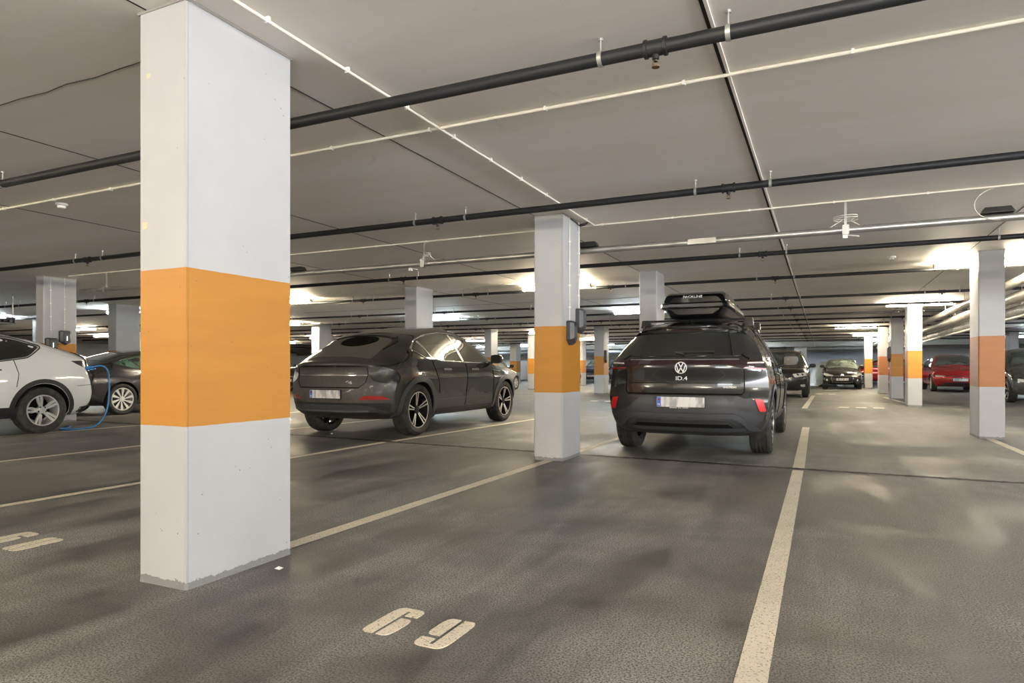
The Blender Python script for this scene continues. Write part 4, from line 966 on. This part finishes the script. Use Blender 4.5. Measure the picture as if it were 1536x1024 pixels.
# ------------------------------------------------------------------ dusty coupe SUV
def g_car():
    L=4.75
    P=dict(L=L,W=1.92,wz=.37,
      rear=[(.20,.29),(.08,.36),(.03,.46),(.0,.60),(.02,.75),(.05,.88),(.05,.96),(.03,1.03),(.07,1.07)],
      top=[(.07,1.07),(.16,1.10),(.55,1.28),(.92,1.46),(1.3,1.555),(1.9,1.64),(2.4,1.645),(2.9,1.54),(3.4,1.30),(3.72,1.11),(4.1,1.03),(4.45,.92),(4.62,.80)],
      front=[(4.60,.28),(4.71,.42),(4.745,.58),(4.72,.70),(4.62,.80)],
      plan=[(0,.86),(.4,.93),(.95,.955),(2.3,.935),(3.8,.955),(4.3,.92),(4.75,.82)],
      sec=[(.2,.90),(.30,.945),(.45,.965),(.60,.975),(.80,1.0),(.95,.985),(1.06,.955),(1.7,.955)],belt=[(0,1.10),(.6,1.14),(1.2,1.10),(2.2,1.04),(3.4,1.03),(3.7,1.15),(4.75,1.3)],tum=.52,crown=.05,cr=.34,cf=.48,kx=.06,kz=.04,zb=.25)
    c=Car(P,(88,30,26)); Y=lambda y:y-L/2
    paint=dusty_paint('coupe_suv_lacquer',(.012,.012,.012),(.075,.069,.058),.8,.12,.15,.62)
    RZ=radians(.5); S_=1.03; wx,wy_=at_px(631,9.75); off=Matrix.Rotation(RZ,4,'Z')@Vector((.94*S_,(.93-L/2)*S_,0))
    r=car_root('dusty black coupe SUV parked left of the middle pillar',wx-off.x,wy_-off.y,RZ); r.scale=(S_,S_,S_)
    ys=(Y(.93),Y(3.82)); c.body(paint,r,.405,ys)
    wheels(c,r,.372,.25,.265,ys,'double',.01,rot=.1)
    dust=dusty_paint('dusty_glass',(.012,.013,.012),(.12,.112,.095),.6,.1,.0,1.0)
    c.decal('rear_window','T',rnd([(-.56,Y(.25)),(.56,Y(.25)),(.52,Y(.86)),(-.52,Y(.86))],.07),M['dirtglass'],r,.004,sp=.07)
    c.decal('wiped_patch','T',rnd([(-.20,Y(.86)),(.26,Y(.86)),(.36,Y(.74)),(.20,Y(.58)),(-.02,Y(.54)),(-.26,Y(.62)),(-.32,Y(.75))],.12),M['seam'],r,.007,sp=.07)
    c.decal('roof_spoiler','T',rnd([(-.55,Y(.88)),(.55,Y(.88)),(.50,Y(1.02)),(-.50,Y(1.02))],.03),paint,r,.022,sp=.07)
    for s in (-1,1): c.decal('spoiler_fin','T',rnd([(s*.545,Y(.55)),(s*.60,Y(.86)),(s*.57,Y(.92)),(s*.525,Y(.86))],.01),M['rail'],r,.014)
    c.decal('light_bar','B',rnd([(-.83,1.01),(.83,1.01),(.83,.985),(-.83,.985)],.008),M['rimdark'],r,.006)
    for s in (-1,1):
        c.decal('tail_light','B',rnd([(s*.60,.90),(s*.86,.96),(s*.86,.80),(s*.80,.76),(s*.66,.80)],.04),M['rimdark'],r,.007)
        c.decal('tail_light','R' if s>0 else 'L',rnd([(Y(.22),.99),(Y(.40),.92),(Y(.46),.86),(Y(.40),.76),(Y(.24),.76)],.03),M['rimdark'],r,.006)
        c.decal('reflector','B',rnd([(s*.50,.545),(s*.58,.60),(s*.78,.595),(s*.86,.545)],.015),M['red_lens'],r,.012)
        c.strip('shut_line','B',[(s*.585,1.06),(s*.60,.88),(s*.585,.78),(s*.50,.705)],.008,M['seam'],r)
    c.strip('shut_line','B',[(-.50,.705),(.50,.705)],.014,M['seam'],r)
    c.strip('tail_crease','B',[(-.60,.875),(.60,.875)],.008,M['chrome'],r,.001)
    for a,b_,z in ((-.38,-.28,.985),(.05,.18,.985),(.36,.50,.985),(-.38,-.26,.80),(.12,.24,.80),(.44,.52,.80)):
        pass
    c.decal('bumper_skirt','B',rnd([(-.86,.50),(.86,.50),(.84,.40),(.74,.32),(-.74,.32),(-.84,.40)],.03),M['clad_k'],r,.004)
    c.decal('diffuser','B',rnd([(-.76,.385),(-.70,.455),(-.60,.475),(.50,.475),(.66,.44),(.80,.36),(.62,.385)],.03),M['clad'],r,.018)
    c.strip('diffuser_lip','B',[(-.66,.395),(.60,.395)],.016,M['grey_pipe'],r,.028)
    plate(c,r,'B',.615,.52,.11)
    l=c.hit('B',.36,.80)[0]; text_mesh('model_badge','G6',.06,M['rim'],r,Matrix.Translation((.36,l.y-.006,.775))@Matrix.Rotation(radians(5),4,'Z')@Matrix.Rotation(pi/2,4,'X'),.002,1.4)
    for ax,s in (('R',1),('L',-1)):
        g=[(Y(.90),1.235),(Y(1.12),1.37),(Y(1.45),1.46),(Y(1.95),1.515),(Y(2.4),1.505),(Y(2.85),1.41),(Y(3.25),1.23),(Y(3.52),1.075),(Y(2.6),1.075),(Y(1.6),1.10),(Y(1.15),1.14)]
        gl=c.decal('side_window',ax,rnd(g,.06),M['glass_green'] if 0 else M['glass'],r,.004,sp=.08)
        c.strip('window_trim',ax,rnd([(Y(3.54),1.065),(Y(2.6),1.062),(Y(1.6),1.088),(Y(1.12),1.125),(Y(.865),1.235),(Y(1.10),1.385),(Y(1.45),1.478),(Y(1.95),1.533),(Y(2.4),1.522)],.06),.013,M['chrome'],gl,.009)
        c.strip('pillar_trim',ax,[(Y(1.32),1.11),(Y(1.14),1.37)],.03,M['chrome'],gl,.008)
        c.strip('pillar_trim',ax,[(Y(2.30),1.08),(Y(2.22),1.51)],.06,M['rail'],gl,.007)
        c.strip('door_line',ax,[(Y(1.30),1.10),(Y(1.36),.95),(Y(1.46),.72),(Y(1.50),.60)],.007,M['seam'],r); c.strip('door_line',ax,[(Y(2.36),1.05),(Y(2.36),.36)],.008,M['seam'],r)
        c.strip('door_line',ax,[(Y(3.28),1.0),(Y(3.30),.75),(Y(3.34),.40)],.007,M['seam'],r); c.strip('hatch_line',ax,[(Y(.83),1.23),(Y(.74),1.14),(Y(.66),1.08),(Y(.36),1.00)],.006,M['seam'],r)
        c.strip('sill_crease',ax,[(Y(1.40),.50),(Y(3.36),.50)],.010,M['clad'],r,.004)
        c.decal('sill_trim',ax,rnd([(Y(1.36),.30),(Y(3.38),.30),(Y(3.38),.37),(Y(1.38),.37)],.02),M['clad_k'],r,.008)
        c.decal('fender_vent',ax,rnd([(Y(3.20),.955),(Y(3.52),.905),(Y(3.56),.93),(Y(3.42),.935)],.008),M['chrome'],r,.008)
        for wy in ys:
            ring=[(wy+.49*cos(a),.37+.49*sin(a)) for a in [pi*i/22 for i in range(23)]]+[(wy-.49,.30),(wy-.41,.30)]+[(wy-.41*cos(a),.37+.41*sin(a)) for a in [pi*i/22 for i in range(23)]]+[(wy+.41,.30),(wy+.49,.30)]
            c.decal('arch_trim',ax,ring,M['grey_pipe'] if 0 else M['clad'],r,.016,sp=.05)
        for hy_ in (1.60,2.52):
            c.strip('door_handle',ax,[(Y(hy_),.955),(Y(hy_+.24),.955)],.026,M['rail'],r,.006)
        l,n=c.hit(ax,Y(3.30),1.08); mirror(r,l.x,Y(3.22),1.10,s,M['rail'],(.11,.11,.08))
    c.decal('windscreen','T',rnd([(-.58,Y(2.65)),(.58,Y(2.65)),(.74,Y(3.55)),(-.74,Y(3.55))],.06),M['glass'],r,.004,sp=.1)
    for s in (-1,1): c.decal('headlight','F',rnd([(s*.5,.66),(s*.8,.68),(s*.82,.58),(s*.55,.56)],.02),M['clear_lens'],r,.006)
g_car()

# ------------------------------------------------------------------ white car and its cable
def tesla_y():
    L=4.75
    P=dict(L=L,W=1.92,wz=.36,
      rear=[(.16,.30),(.05,.42),(.0,.58),(.02,.74),(.05,.90),(.09,1.04),(.10,1.14),(.06,1.195)],
      top=[(.06,1.195),(.16,1.215),(.6,1.35),(1.0,1.455),(1.5,1.56),(2.1,1.62),(2.5,1.60),(3.1,1.42),(3.7,1.12),(4.1,1.02),(4.45,.88),(4.6,.76)],
      front=[(4.60,.26),(4.70,.38),(4.745,.52),(4.70,.66),(4.6,.76)],
      plan=[(0,.84),(.4,.92),(1.0,.955),(2.3,.93),(3.8,.95),(4.3,.90),(4.75,.80)],
      sec=SEC,belt=[(0,1.2),(.5,1.2),(1.0,1.14),(2.2,1.07),(3.4,1.02),(3.7,1.15),(4.75,1.3)],tum=.5,crown=.05,cr=.30,cf=.48,kx=.05,kz=.04,zb=.23)
    c=Car(P,(84,30,26)); Y=lambda y:y-L/2
    paint=dusty_paint('white_lacquer',(.74,.75,.75),(.5,.48,.44),.5,.2,0,.2)
    # nose towards the camera side (-Y): turned by half a turn
    RZ=pi+radians(1.5)
    wx,wy_=at_px(67,10.05); off=Matrix.Rotation(RZ,4,'Z')@Vector((-.95,1.05-L/2,0))
    r=car_root('white electric crossover cut off by the left edge, plugged in with a blue cable',wx-off.x,wy_-off.y,RZ)
    ys=(Y(1.05),Y(3.9)); c.body(paint,r,.405,ys)
    wheels(c,r,.355,.25,.240,ys,'split',.012,rot=.25)
    ax_s=(('L',-1),('R',1))   # 'L' side faces the camera
    for ax,s in ax_s:
        g=[(Y(1.02),1.335),(Y(1.35),1.43),(Y(1.8),1.50),(Y(2.3),1.50),(Y(2.8),1.40),(Y(3.45),1.08),(Y(2.4),1.085),(Y(1.7),1.10),(Y(1.25),1.17)]
        gl=c.decal('side_window',ax,rnd(g,.06),M['glass'],r,.004,sp=.08)
        c.strip('window_trim',ax,rnd([(Y(2.4),1.075),(Y(1.7),1.088),(Y(1.25),1.155),(Y(.98),1.335),(Y(1.33),1.447),(Y(1.8),1.518),(Y(2.3),1.518)],.06),.016,M['rail'],gl,.008)
        c.strip('pillar_trim',ax,[(Y(1.74),1.10),(Y(1.68),1.49)],.05,M['rail'],gl,.007)
        c.strip('door_line',ax,[(Y(1.45),1.12),(Y(1.40),.92),(Y(1.44),.72)],.007,M['seam'],r); c.strip('door_line',ax,[(Y(2.35),1.07),(Y(2.35),.40)],.008,M['seam'],r)
        c.strip('bumper_line',ax,[(Y(.54),.72),(Y(.20),.74)],.006,M['seam'],r); c.strip('hatch_line',ax,[(Y(.42),1.10),(Y(.30),.90),(Y(.22),.70),(Y(.16),.45)],.006,M['seam'],r)
        for hy_ in (1.62,2.55): c.decal('door_handle',ax,rnd([(Y(hy_),.985),(Y(hy_+.26),.97),(Y(hy_+.26),.95),(Y(hy_+.08),.955),(Y(hy_),.965)],.006),M['rail'],r,.007)
        c.decal('sill_trim',ax,rnd([(Y(1.30),.26),(Y(3.4),.26),(Y(3.38),.42),(Y(1.36),.42)],.02),M['clad_k'],r,.010)
        c.decal('bumper_trim',ax,rnd([(Y(.12),.30),(Y(.50),.30),(Y(.47),.38),(Y(.06),.44)],.02),M['clad_k'],r,.010)
        for wy in ys:
            ring=[(wy+.475*cos(a),.36+.475*sin(a)) for a in [pi*i/22 for i in range(23)]]+[(wy-.475,.27),(wy-.41,.27)]+[(wy-.41*cos(a),.36+.41*sin(a)) for a in [pi*i/22 for i in range(23)]]+[(wy+.41,.27),(wy+.475,.27)]
            c.decal('arch_trim',ax,ring,M['clad_k'],r,.012,sp=.05)
        l,n=c.hit(ax,Y(3.2),1.1); mirror(r,l.x,Y(3.15),1.12,s,paint,(.11,.10,.07))
        t=c.decal('tail_light',ax,rnd([(Y(.60),1.115),(Y(.10),1.13),(Y(.10),.96),(Y(.26),.93)],.01),M['rail'],r,.006)
        c.decal('lens',ax,rnd([(Y(.30),1.04),(Y(.235),1.03),(Y(.21),.90),(Y(.245),.90)],.006),M['red_lens'],t,.011)
    c.decal('lip_spoiler','T',rnd([(-.80,Y(.18)),(.80,Y(.18)),(.80,Y(.34)),(-.80,Y(.34))],.02),M['rail'],r,.018)
    c.decal('rear_window','T',rnd([(-.55,Y(.42)),(.55,Y(.42)),(.50,Y(1.1)),(-.50,Y(1.1))],.06),M['glass'],r,.005,sp=.1)
    c.decal('windscreen','T',rnd([(-.58,Y(2.6)),(.58,Y(2.6)),(.74,Y(3.5)),(-.74,Y(3.5))],.06),M['glass'],r,.004,sp=.1)
    c.decal('rear_bumper','B',rnd([(-.80,.30),(.80,.30),(.80,.42),(-.80,.42)],.02),M['clad_k'],r,.008); plate(c,r,'B',.66)
    # open charge flap with its round socket cap
    l,n=c.hit('L',Y(.30),.88); mb=MB(); mb.lathe([(0,.035),(.02,.035),(.024,.028),(.024,.001)],16,'x',0,T(l.x,l.y,l.z,0,0,pi)); mb.build('charge_port',M['plastic_k'],r)
    l,n=c.hit('L',Y(.34),1.0)
    WM=Matrix.Translation(r.location)@Matrix.Rotation(RZ,4,'Z'); q=WM@l
    return q, WM
q,WM=tesla_y()
# blue charging cable
t=thing('charging_cable','blue charging cable hanging from the white car down to the floor','cable',(q.x,q.y,0))
base=Vector((q.x,q.y,0))
def cable_pts(pts,n=90):
    f=spline([Vector(p) for p in pts]); return [f(i/n) for i in range(n+1)]
pts=[(.03,.0,1.005),(.09,.06,1.02),(.12,.16,1.04),(.10,.27,1.00),(.06,.345,.88),(.05,.36,.65),(.05,.34,.40),(.03,.28,.18),(.0,.16,.05),(-.04,.02,.015),(-.02,-.14,.014),(-.12,-.26,.014),(-.32,-.22,.014),(-.40,-.05,.014),(-.45,.02,.03),(-.62,.04,.014)]
mb=MB(); mb.tube(cable_pts(pts),.0125,10); mb.build('cable',M['blue'],t,60)
mb=MB(); mb.tube([(-.02,-.02,.99),(.04,.01,1.005),(.09,.06,1.02)],[.034,.030,.02],12); mb.tube([(.03,.0,.99),(.06,.06,.975),(.10,.10,.99)],.012,8); mb.build('plug',M['blue'],t,60)

# ------------------------------------------------------------------ dark saloon behind
def model3():
    L=4.69
    P=dict(L=L,W=1.85,wz=.34,
      rear=[(.14,.28),(.04,.40),(.0,.56),(.04,.72),(.10,.86),(.14,.96),(.10,1.02)],
      top=[(.10,1.02),(.3,1.06),(.7,1.16),(1.2,1.32),(1.7,1.415),(2.2,1.44),(2.6,1.42),(3.1,1.24),(3.55,1.02),(4.0,.93),(4.4,.80),(4.56,.68)],
      front=[(4.55,.24),(4.65,.36),(4.685,.48),(4.65,.60),(4.56,.68)],
      plan=[(0,.80),(.4,.88),(.95,.92),(2.3,.90),(3.7,.915),(4.3,.87),(4.69,.76)],
      sec=[(.2,.90),(.32,.955),(.5,.985),(.66,1.0),(.80,.985),(.92,.95),(1.1,.94),(1.7,.94)],belt=[(0,1.1),(.6,1.02),(1.2,.96),(2.2,.93),(3.4,.92),(3.6,1.1),(4.69,1.3)],tum=.5,crown=.05,cr=.30,cf=.45,kx=.05,kz=.04,zb=.2)
    c=Car(P,(70,26,22)); Y=lambda y:y-L/2
    paint=dusty_paint('saloon_lacquer',(.055,.055,.065),(.13,.12,.11),.4,.16,.5,.1)
    r=car_root('dark grey electric saloon half hidden by the near pillar',-14.45,8.25+L/2,radians(-1))
    ys=(Y(.97),Y(3.845)); c.body(paint,r,.375,ys); wheels(c,r,.335,.235,.245,ys,'turbine',.01,rot=.1)
    for ax,s in (('R',1),('L',-1)):
        g=[(Y(.86),1.10),(Y(1.2),1.21),(Y(1.7),1.30),(Y(2.2),1.335),(Y(2.6),1.30),(Y(3.3),.985),(Y(2.2),.965),(Y(1.25),1.0)]
        gl=c.decal('side_window',ax,rnd(g,.05),M['glass_green'],r,.004,sp=.1)
        c.strip('pillar_trim',ax,[(Y(1.42),1.0),(Y(1.22),1.20)],.03,M['rail'],gl,.008); c.strip('pillar_trim',ax,[(Y(2.15),.97),(Y(2.1),1.32)],.06,M['rail'],gl,.008)
        c.strip('window_trim',ax,rnd([(Y(.83),1.105),(Y(1.2),1.225),(Y(1.7),1.315),(Y(2.2),1.35)],.05),.014,M['rail'],gl,.008)
        c.strip('door_line',ax,[(Y(1.40),.99),(Y(1.42),.80),(Y(1.52),.60)],.008,M['seam'],r); c.strip('door_line',ax,[(Y(2.2),.95),(Y(2.2),.36)],.008,M['seam'],r)
        for hy_ in (1.62,2.4): c.strip('door_handle',ax,[(Y(hy_),.87),(Y(hy_+.22),.865)],.022,M['rail'],r,.006)
        c.decal('tail_light',ax,rnd([(Y(.12),.90),(Y(.26),.92),(Y(.22),.86),(Y(.14),.84)],.02),M['red_lens'],r,.008)
        l,n=c.hit(ax,Y(3.1),1.0); mirror(r,l.x,Y(3.05),1.0,s,M['rail'],(.10,.09,.065))
    c.decal('roof_glass','T',rnd([(-.50,Y(.75)),(.50,Y(.75)),(.52,Y(2.4)),(-.52,Y(2.4))],.06),M['glass'],r,.004,sp=.12)
    c.decal('windscreen','T',rnd([(-.55,Y(2.55)),(.55,Y(2.55)),(.70,Y(3.35)),(-.70,Y(3.35))],.06),M['glass'],r,.004,sp=.12)
    c.decal('rear_bumper','B',rnd([(-.75,.28),(.75,.28),(.75,.40),(-.75,.40)],.02),M['clad_k'],r,.008); plate(c,r,'B',.62)
model3()

# ------------------------------------------------------------------ cars in the distance
KINDS={
 'suv':dict(L=4.45,W=1.86,wz=.35,wb=(.85,3.55),R=.35,
   rear=[(.12,.30),(.03,.42),(.0,.60),(.03,.85),(.05,1.05),(.25,1.40),(.24,1.50)],
   top=[(.24,1.50),(.8,1.62),(1.5,1.66),(2.2,1.64),(2.6,1.56),(3.2,1.15),(3.4,1.08),(3.9,1.03),(4.2,.96),(4.32,.86)],
   front=[(4.30,.28),(4.41,.42),(4.45,.60),(4.42,.74),(4.32,.86)],belt=[(0,1.08),(2.2,1.04),(3.1,1.02),(3.3,1.2),(4.45,1.4)],tum=.36,
   win=[(.70,1.14),(.95,1.42),(1.6,1.53),(2.2,1.52),(2.55,1.44),(3.0,1.10),(1.8,1.09)],screen=(2.62,3.16,.60,.76)),
 'hatch':dict(L=3.95,W=1.71,wz=.31,wb=(.72,3.18),R=.31,
   rear=[(.12,.28),(.03,.40),(.0,.56),(.04,.80),(.08,1.0),(.35,1.32),(.36,1.38)],
   top=[(.36,1.38),(.8,1.45),(1.4,1.48),(1.9,1.46),(2.3,1.36),(2.9,1.02),(3.1,.96),(3.5,.88),(3.75,.76),(3.82,.66)],
   front=[(3.80,.22),(3.91,.34),(3.95,.48),(3.91,.58),(3.82,.66)],belt=[(0,1.02),(2.0,.98),(2.8,.94),(3.0,1.1),(3.95,1.3)],tum=.42,
   win=[(.65,1.08),(.9,1.24),(1.4,1.34),(1.9,1.34),(2.2,1.28),(2.75,1.00),(1.6,1.02)],screen=(2.12,2.86,.54,.70)),
 'fast':dict(L=4.75,W=1.92,wz=.36,wb=(.93,3.82),R=.36,
   rear=[(.20,.29),(.05,.42),(.0,.60),(.05,.88),(.03,1.03),(.07,1.07)],
   top=[(.07,1.07),(.55,1.28),(1.0,1.46),(1.9,1.60),(2.4,1.60),(2.9,1.50),(3.4,1.27),(3.72,1.09),(4.1,1.01),(4.45,.90),(4.62,.78)],
   front=[(4.60,.24),(4.71,.38),(4.745,.54),(4.72,.68),(4.62,.78)],belt=[(0,1.10),(1.2,1.08),(2.2,1.04),(3.4,1.01),(3.7,1.15),(4.75,1.3)],tum=.5,
   win=[(.90,1.22),(1.45,1.44),(1.95,1.49),(2.4,1.48),(2.85,1.39),(3.5,1.06),(2.0,1.09)],screen=(2.70,3.60,.58,.76)),
}
def far_car(kind,label,x,y,rz,paint,front,scr='glass2',res=(44,18,16),style='plain'):
    k=KINDS[kind]; L=k['L']; w=k['W']/2
    P=dict(k); P.update(plan=[(0,w*.93),(.6,w*.98),(L*.2,w),(L*.8,w),(L*.93,w*.94),(L,w*.88)],sec=SEC,crown=.05,cr=.22,cf=.36,kx=.06,kz=.04,zb=.23)
    c=Car(P,res); Y=lambda a:a-L/2
    r=car_root(label,x,y,rz); ys=[Y(a) for a in k['wb']]; c.body(paint,r,k['R']+.045,ys); wheels(c,r,k['R'],.22,k['R']*.7,ys,style,.012)
    for ax,s in (('R',1),('L',-1)):
        c.decal('side_window',ax,rnd([(Y(a),b) for a,b in k['win']],.05),M[scr],r,.005,sp=.14)
        c.strip('door_line',ax,[(Y(L*.48),1.0),(Y(L*.48),.36)],.01,M['seam'],r)
        a=k['win'][-2][0]-.12; l,n=c.hit(ax,Y(a),1.05); mirror(r,l.x,Y(a),1.06,s,M['rail'],(.11,.09,.075))
    y0,y1,w0,w1=k['screen']; c.decal('windscreen','T',rnd([(-w0,Y(y0)),(w0,Y(y0)),(w1,Y(y1)),(-w1,Y(y1))],.06),M[scr],r,.005,sp=.12)
    front(c,r,Y,L,w)
    c.decal('rear_window','B',rnd([(-w*.62,1.12),(w*.62,1.12),(w*.5,1.34),(-w*.5,1.34)],.05),M['glass'],r,.005,sp=.14)
    return c,r
def f_suv(c,r,Y,L,w):
    c.decal('upper_grille','F',rnd([(-.40,.80),(.40,.80),(.34,.70),(-.34,.70)],.02),M['plastic_k'],r,.006)
    c.decal('lower_grille','F',rnd([(-.62,.56),(.62,.56),(.70,.32),(-.70,.32)],.05),M['clad_k'],r,.008)
    c.strip('grille_bar','F',[(-.5,.47),(.5,.47)],.02,M['rail'],r,.016)
    for s in (-1,1):
        h=c.decal('headlight','F',rnd([(s*.42,.80),(s*.84,.86),(s*.86,.74),(s*.50,.68)],.03),M['clear_lens'],r,.007)
        for q in (.58,.72): 
            l,n=c.hit('F',s*q,.775); mb=MB(); mb.lathe([(0,.045),(.016,.04),(.02,.03),(.02,.001)],14,'y',0,T(l.x,l.y,l.z)); mb.build('lens',M['rail'],h)
        c.decal('fog_light','F',rnd([(s*.66,.44),(s*.80,.46),(s*.80,.38),(s*.68,.38)],.02),M['clear_lens'],r,.014)
    l,n=c.hit('F',0,.62); mb=MB(); mb.lathe([(0,.06),(.012,.06),(.016,.045),(.016,.001)],20,'y',0,T(0,l.y,.60)); mb.build('badge',M['chrome'],r)
    plate(c,r,'F',.40,blue=False)
    for s in (-1,1): mb=MB(); mb.tube([c.hit('T',s*.62,Y(.9))[0],c.hit('T',s*.62,Y(1.1))[0]+Vector((0,0,.05)),c.hit('T',s*.62,Y(2.2))[0]+Vector((0,0,.05)),c.hit('T',s*.62,Y(2.4))[0]],.018,6); mb.build('roof_rail',M['rail'],r)
def f_ds(c,r,Y,L,w):
    c.decal('grille','F',rnd([(-.46,.56),(-.36,.60),(.36,.60),(.46,.56),(.38,.34),(-.38,.34)],.06),M['plastic_k'],r,.006)
    c.strip('grille_surround','F',rnd([(-.48,.57),(-.36,.62),(.36,.62),(.48,.57),(.40,.32),(-.40,.32)],.06),.018,M['chrome'],r,.012,True)
    c.decal('lower_intake','F',rnd([(-.60,.29),(.60,.29),(.55,.24),(-.55,.24)],.02),M['seam'],r,.006)
    for s in (-1,1):
        c.decal('headlight','F',rnd([(s*.36,.655),(s*.50,.70),(s*.78,.78),(s*.80,.68),(s*.66,.62),(s*.45,.61)],.03),M['clear_lens'],r,.008)
        l,n=c.hit('F',s*.64,.44); mb=MB(); mb.lathe([(0,.05),(.012,.05),(.016,.03),(.016,.001)],14,'y',0,T(l.x,l.y,l.z)); mb.build('fog_light',M['clear_lens'],r)
    mb=MB(); l,n=c.hit('F',0,.66)
    for z0 in (0,.03): mb.prism([(-.06,z0-.02),(0,z0+.02),(.06,z0-.02),(.06,z0-.004),(0,z0+.036),(-.06,z0-.004)],0,.01,Matrix.Translation((0,l.y+.002,.665))@Matrix.Rotation(pi,4,'Z')@Matrix.Rotation(pi/2,4,'X'))
    mb.build('badge',M['chrome'],r,0); plate(c,r,'F',.47,blue=False)
def f_red(c,r,Y,L,w):
    c.decal('lower_intake','F',rnd([(-.52,.40),(.52,.40),(.66,.30),(-.66,.30)],.03),M['plastic_k'],r,.008)
    c.strip('bumper_lip','F',[(-.70,.27),(.70,.27)],.03,M['clad_k'],r,.010)
    for s in (-1,1):
        c.decal('headlight','F',rnd([(s*.50,.68),(s*.84,.70),(s*.84,.64),(s*.60,.64)],.015),M['clear_lens'],r,.008)
        c.decal('lamp_insert','F',rnd([(s*.70,.58),(s*.80,.58),(s*.78,.50),(s*.70,.50)],.015),M['red_lens'],r,.008)
    c.strip('nose_line','F',[(-.60,.665),(.60,.665)],.008,M['chrome'],r,.004)
    plate(c,r,'F',.52,blue=False)
def f_plain(c,r,Y,L,w):
    c.decal('lower_grille','F',rnd([(-.5,.46),(.5,.46),(.6,.32),(-.6,.32)],.04),M['plastic_k'],r,.006)
    for s in (-1,1): c.decal('headlight','F',rnd([(s*.46,.64),(s*.80,.70),(s*.80,.62),(s*.52,.58)],.03),M['clear_lens'],r,.008)
    plate(c,r,'F',.50,blue=False)
def park(px,Z,L):   # nose towards the camera side, px/Z give the middle of the nose
    x,y=at_px(px,Z); return x,y+L/2
DARK=dusty_paint('dark_lacquer',(.03,.03,.028),(.14,.13,.11),.4,.14,.4,0); RED=dusty_paint('red_lacquer',(.42,.012,.02),(.2,.1,.08),.3,.15,.35,0)
GREY=dusty_paint('grey_lacquer',(.10,.10,.10),(.2,.18,.16),.4,.14,.5,0); SILV=dusty_paint('silver_lacquer',(.42,.42,.43),(.3,.28,.26),.3,.2,.5,0); BLUE=dusty_paint('navy_lacquer',(.035,.05,.09),(.15,.14,.13),.3,.15,.4,0)
x,y=park(1168,22.3,4.45); far_car('suv','black SUV facing the camera behind the grey estate car',x,y,pi,DARK,f_suv)
x,y=park(1263.5,31.0,3.95); far_car('hatch','small black hatchback with bright headlights facing the camera',x,y,pi,DARK,f_ds)
x,y=park(1441,27.0,4.75); far_car('fast','red electric car facing the camera left of the right edge pillar',x,y,pi,RED,f_red)
x,y=park(1585,18.0,4.75); far_car('fast','grey car cut off by the right edge of the photo',x,y,pi,GREY,f_plain,style='double')
x,y=park(1562,25.0,4.45); far_car('suv','blue grey car behind the grey one at the right edge',x,y,pi,BLUE,f_plain)
x,y=at_px(1330,40); far_car('fast','red car standing sideways behind the row of pillars',x,y,pi/2,RED,f_plain)
x,y=at_px(752,30.8); far_car('hatch','silver hatchback beyond the front of the coupe SUV',x-.15,y-1.0,0,SILV,f_plain)
x,y=park(800,31.0,3.95); far_car('hatch','dark blue car behind the silver hatchback',x,y+.8,pi,BLUE,f_plain)
x,y=park(886,43,4.45); far_car('suv','navy car glimpsed between two small distant pillars',x,y,pi,BLUE,f_plain)
x,y=park(430,27,4.45); far_car('suv','dark car glimpsed between near pillar and coupe SUV',x,y,pi,DARK,f_plain)

# ------------------------------------------------------------------ covered car beside the small black hatchback
x,y=at_px(1236,37.5)
mb=MB(); n1,n2=34,40; vs=[]
for i in range(n1+1):
    t=i/n1; yy=-2.0+4.0*t; prof=sin(pi*min(1,max(0,t)))**.35
    hgt=(.55+.85*max(0,1-abs((t-.5)/.42)**2.2)) if abs(t-.5)<.42 else .55
    for k in range(n2+1):
        a=pi*k/n2; cx_=cos(a); sz=sin(a)
        fold=.035*sin(k*1.9+i*.7)*(1-sz)+.02*sin(i*1.3+k*.4)
        vs.append(((.88*math.copysign(abs(cx_)**.55,cx_)*(1-.5*sz)+fold)*(.55+.45*prof),yy*(1-.03*sz),max(.02,hgt*sz**.62*(.35+.65*prof))+fold*.3*sz))
mb.add(vs,[(i*(n2+1)+k,i*(n2+1)+k+1,(i+1)*(n2+1)+k+1,(i+1)*(n2+1)+k) for i in range(n1) for k in range(n2)])
o=mb.build('car_cover',M['cover'],None,70); o.location=(x,y,0); o.rotation_euler=(0,0,.1); tag(o,'silver fabric cover over a parked car left of the small black hatchback','car cover')
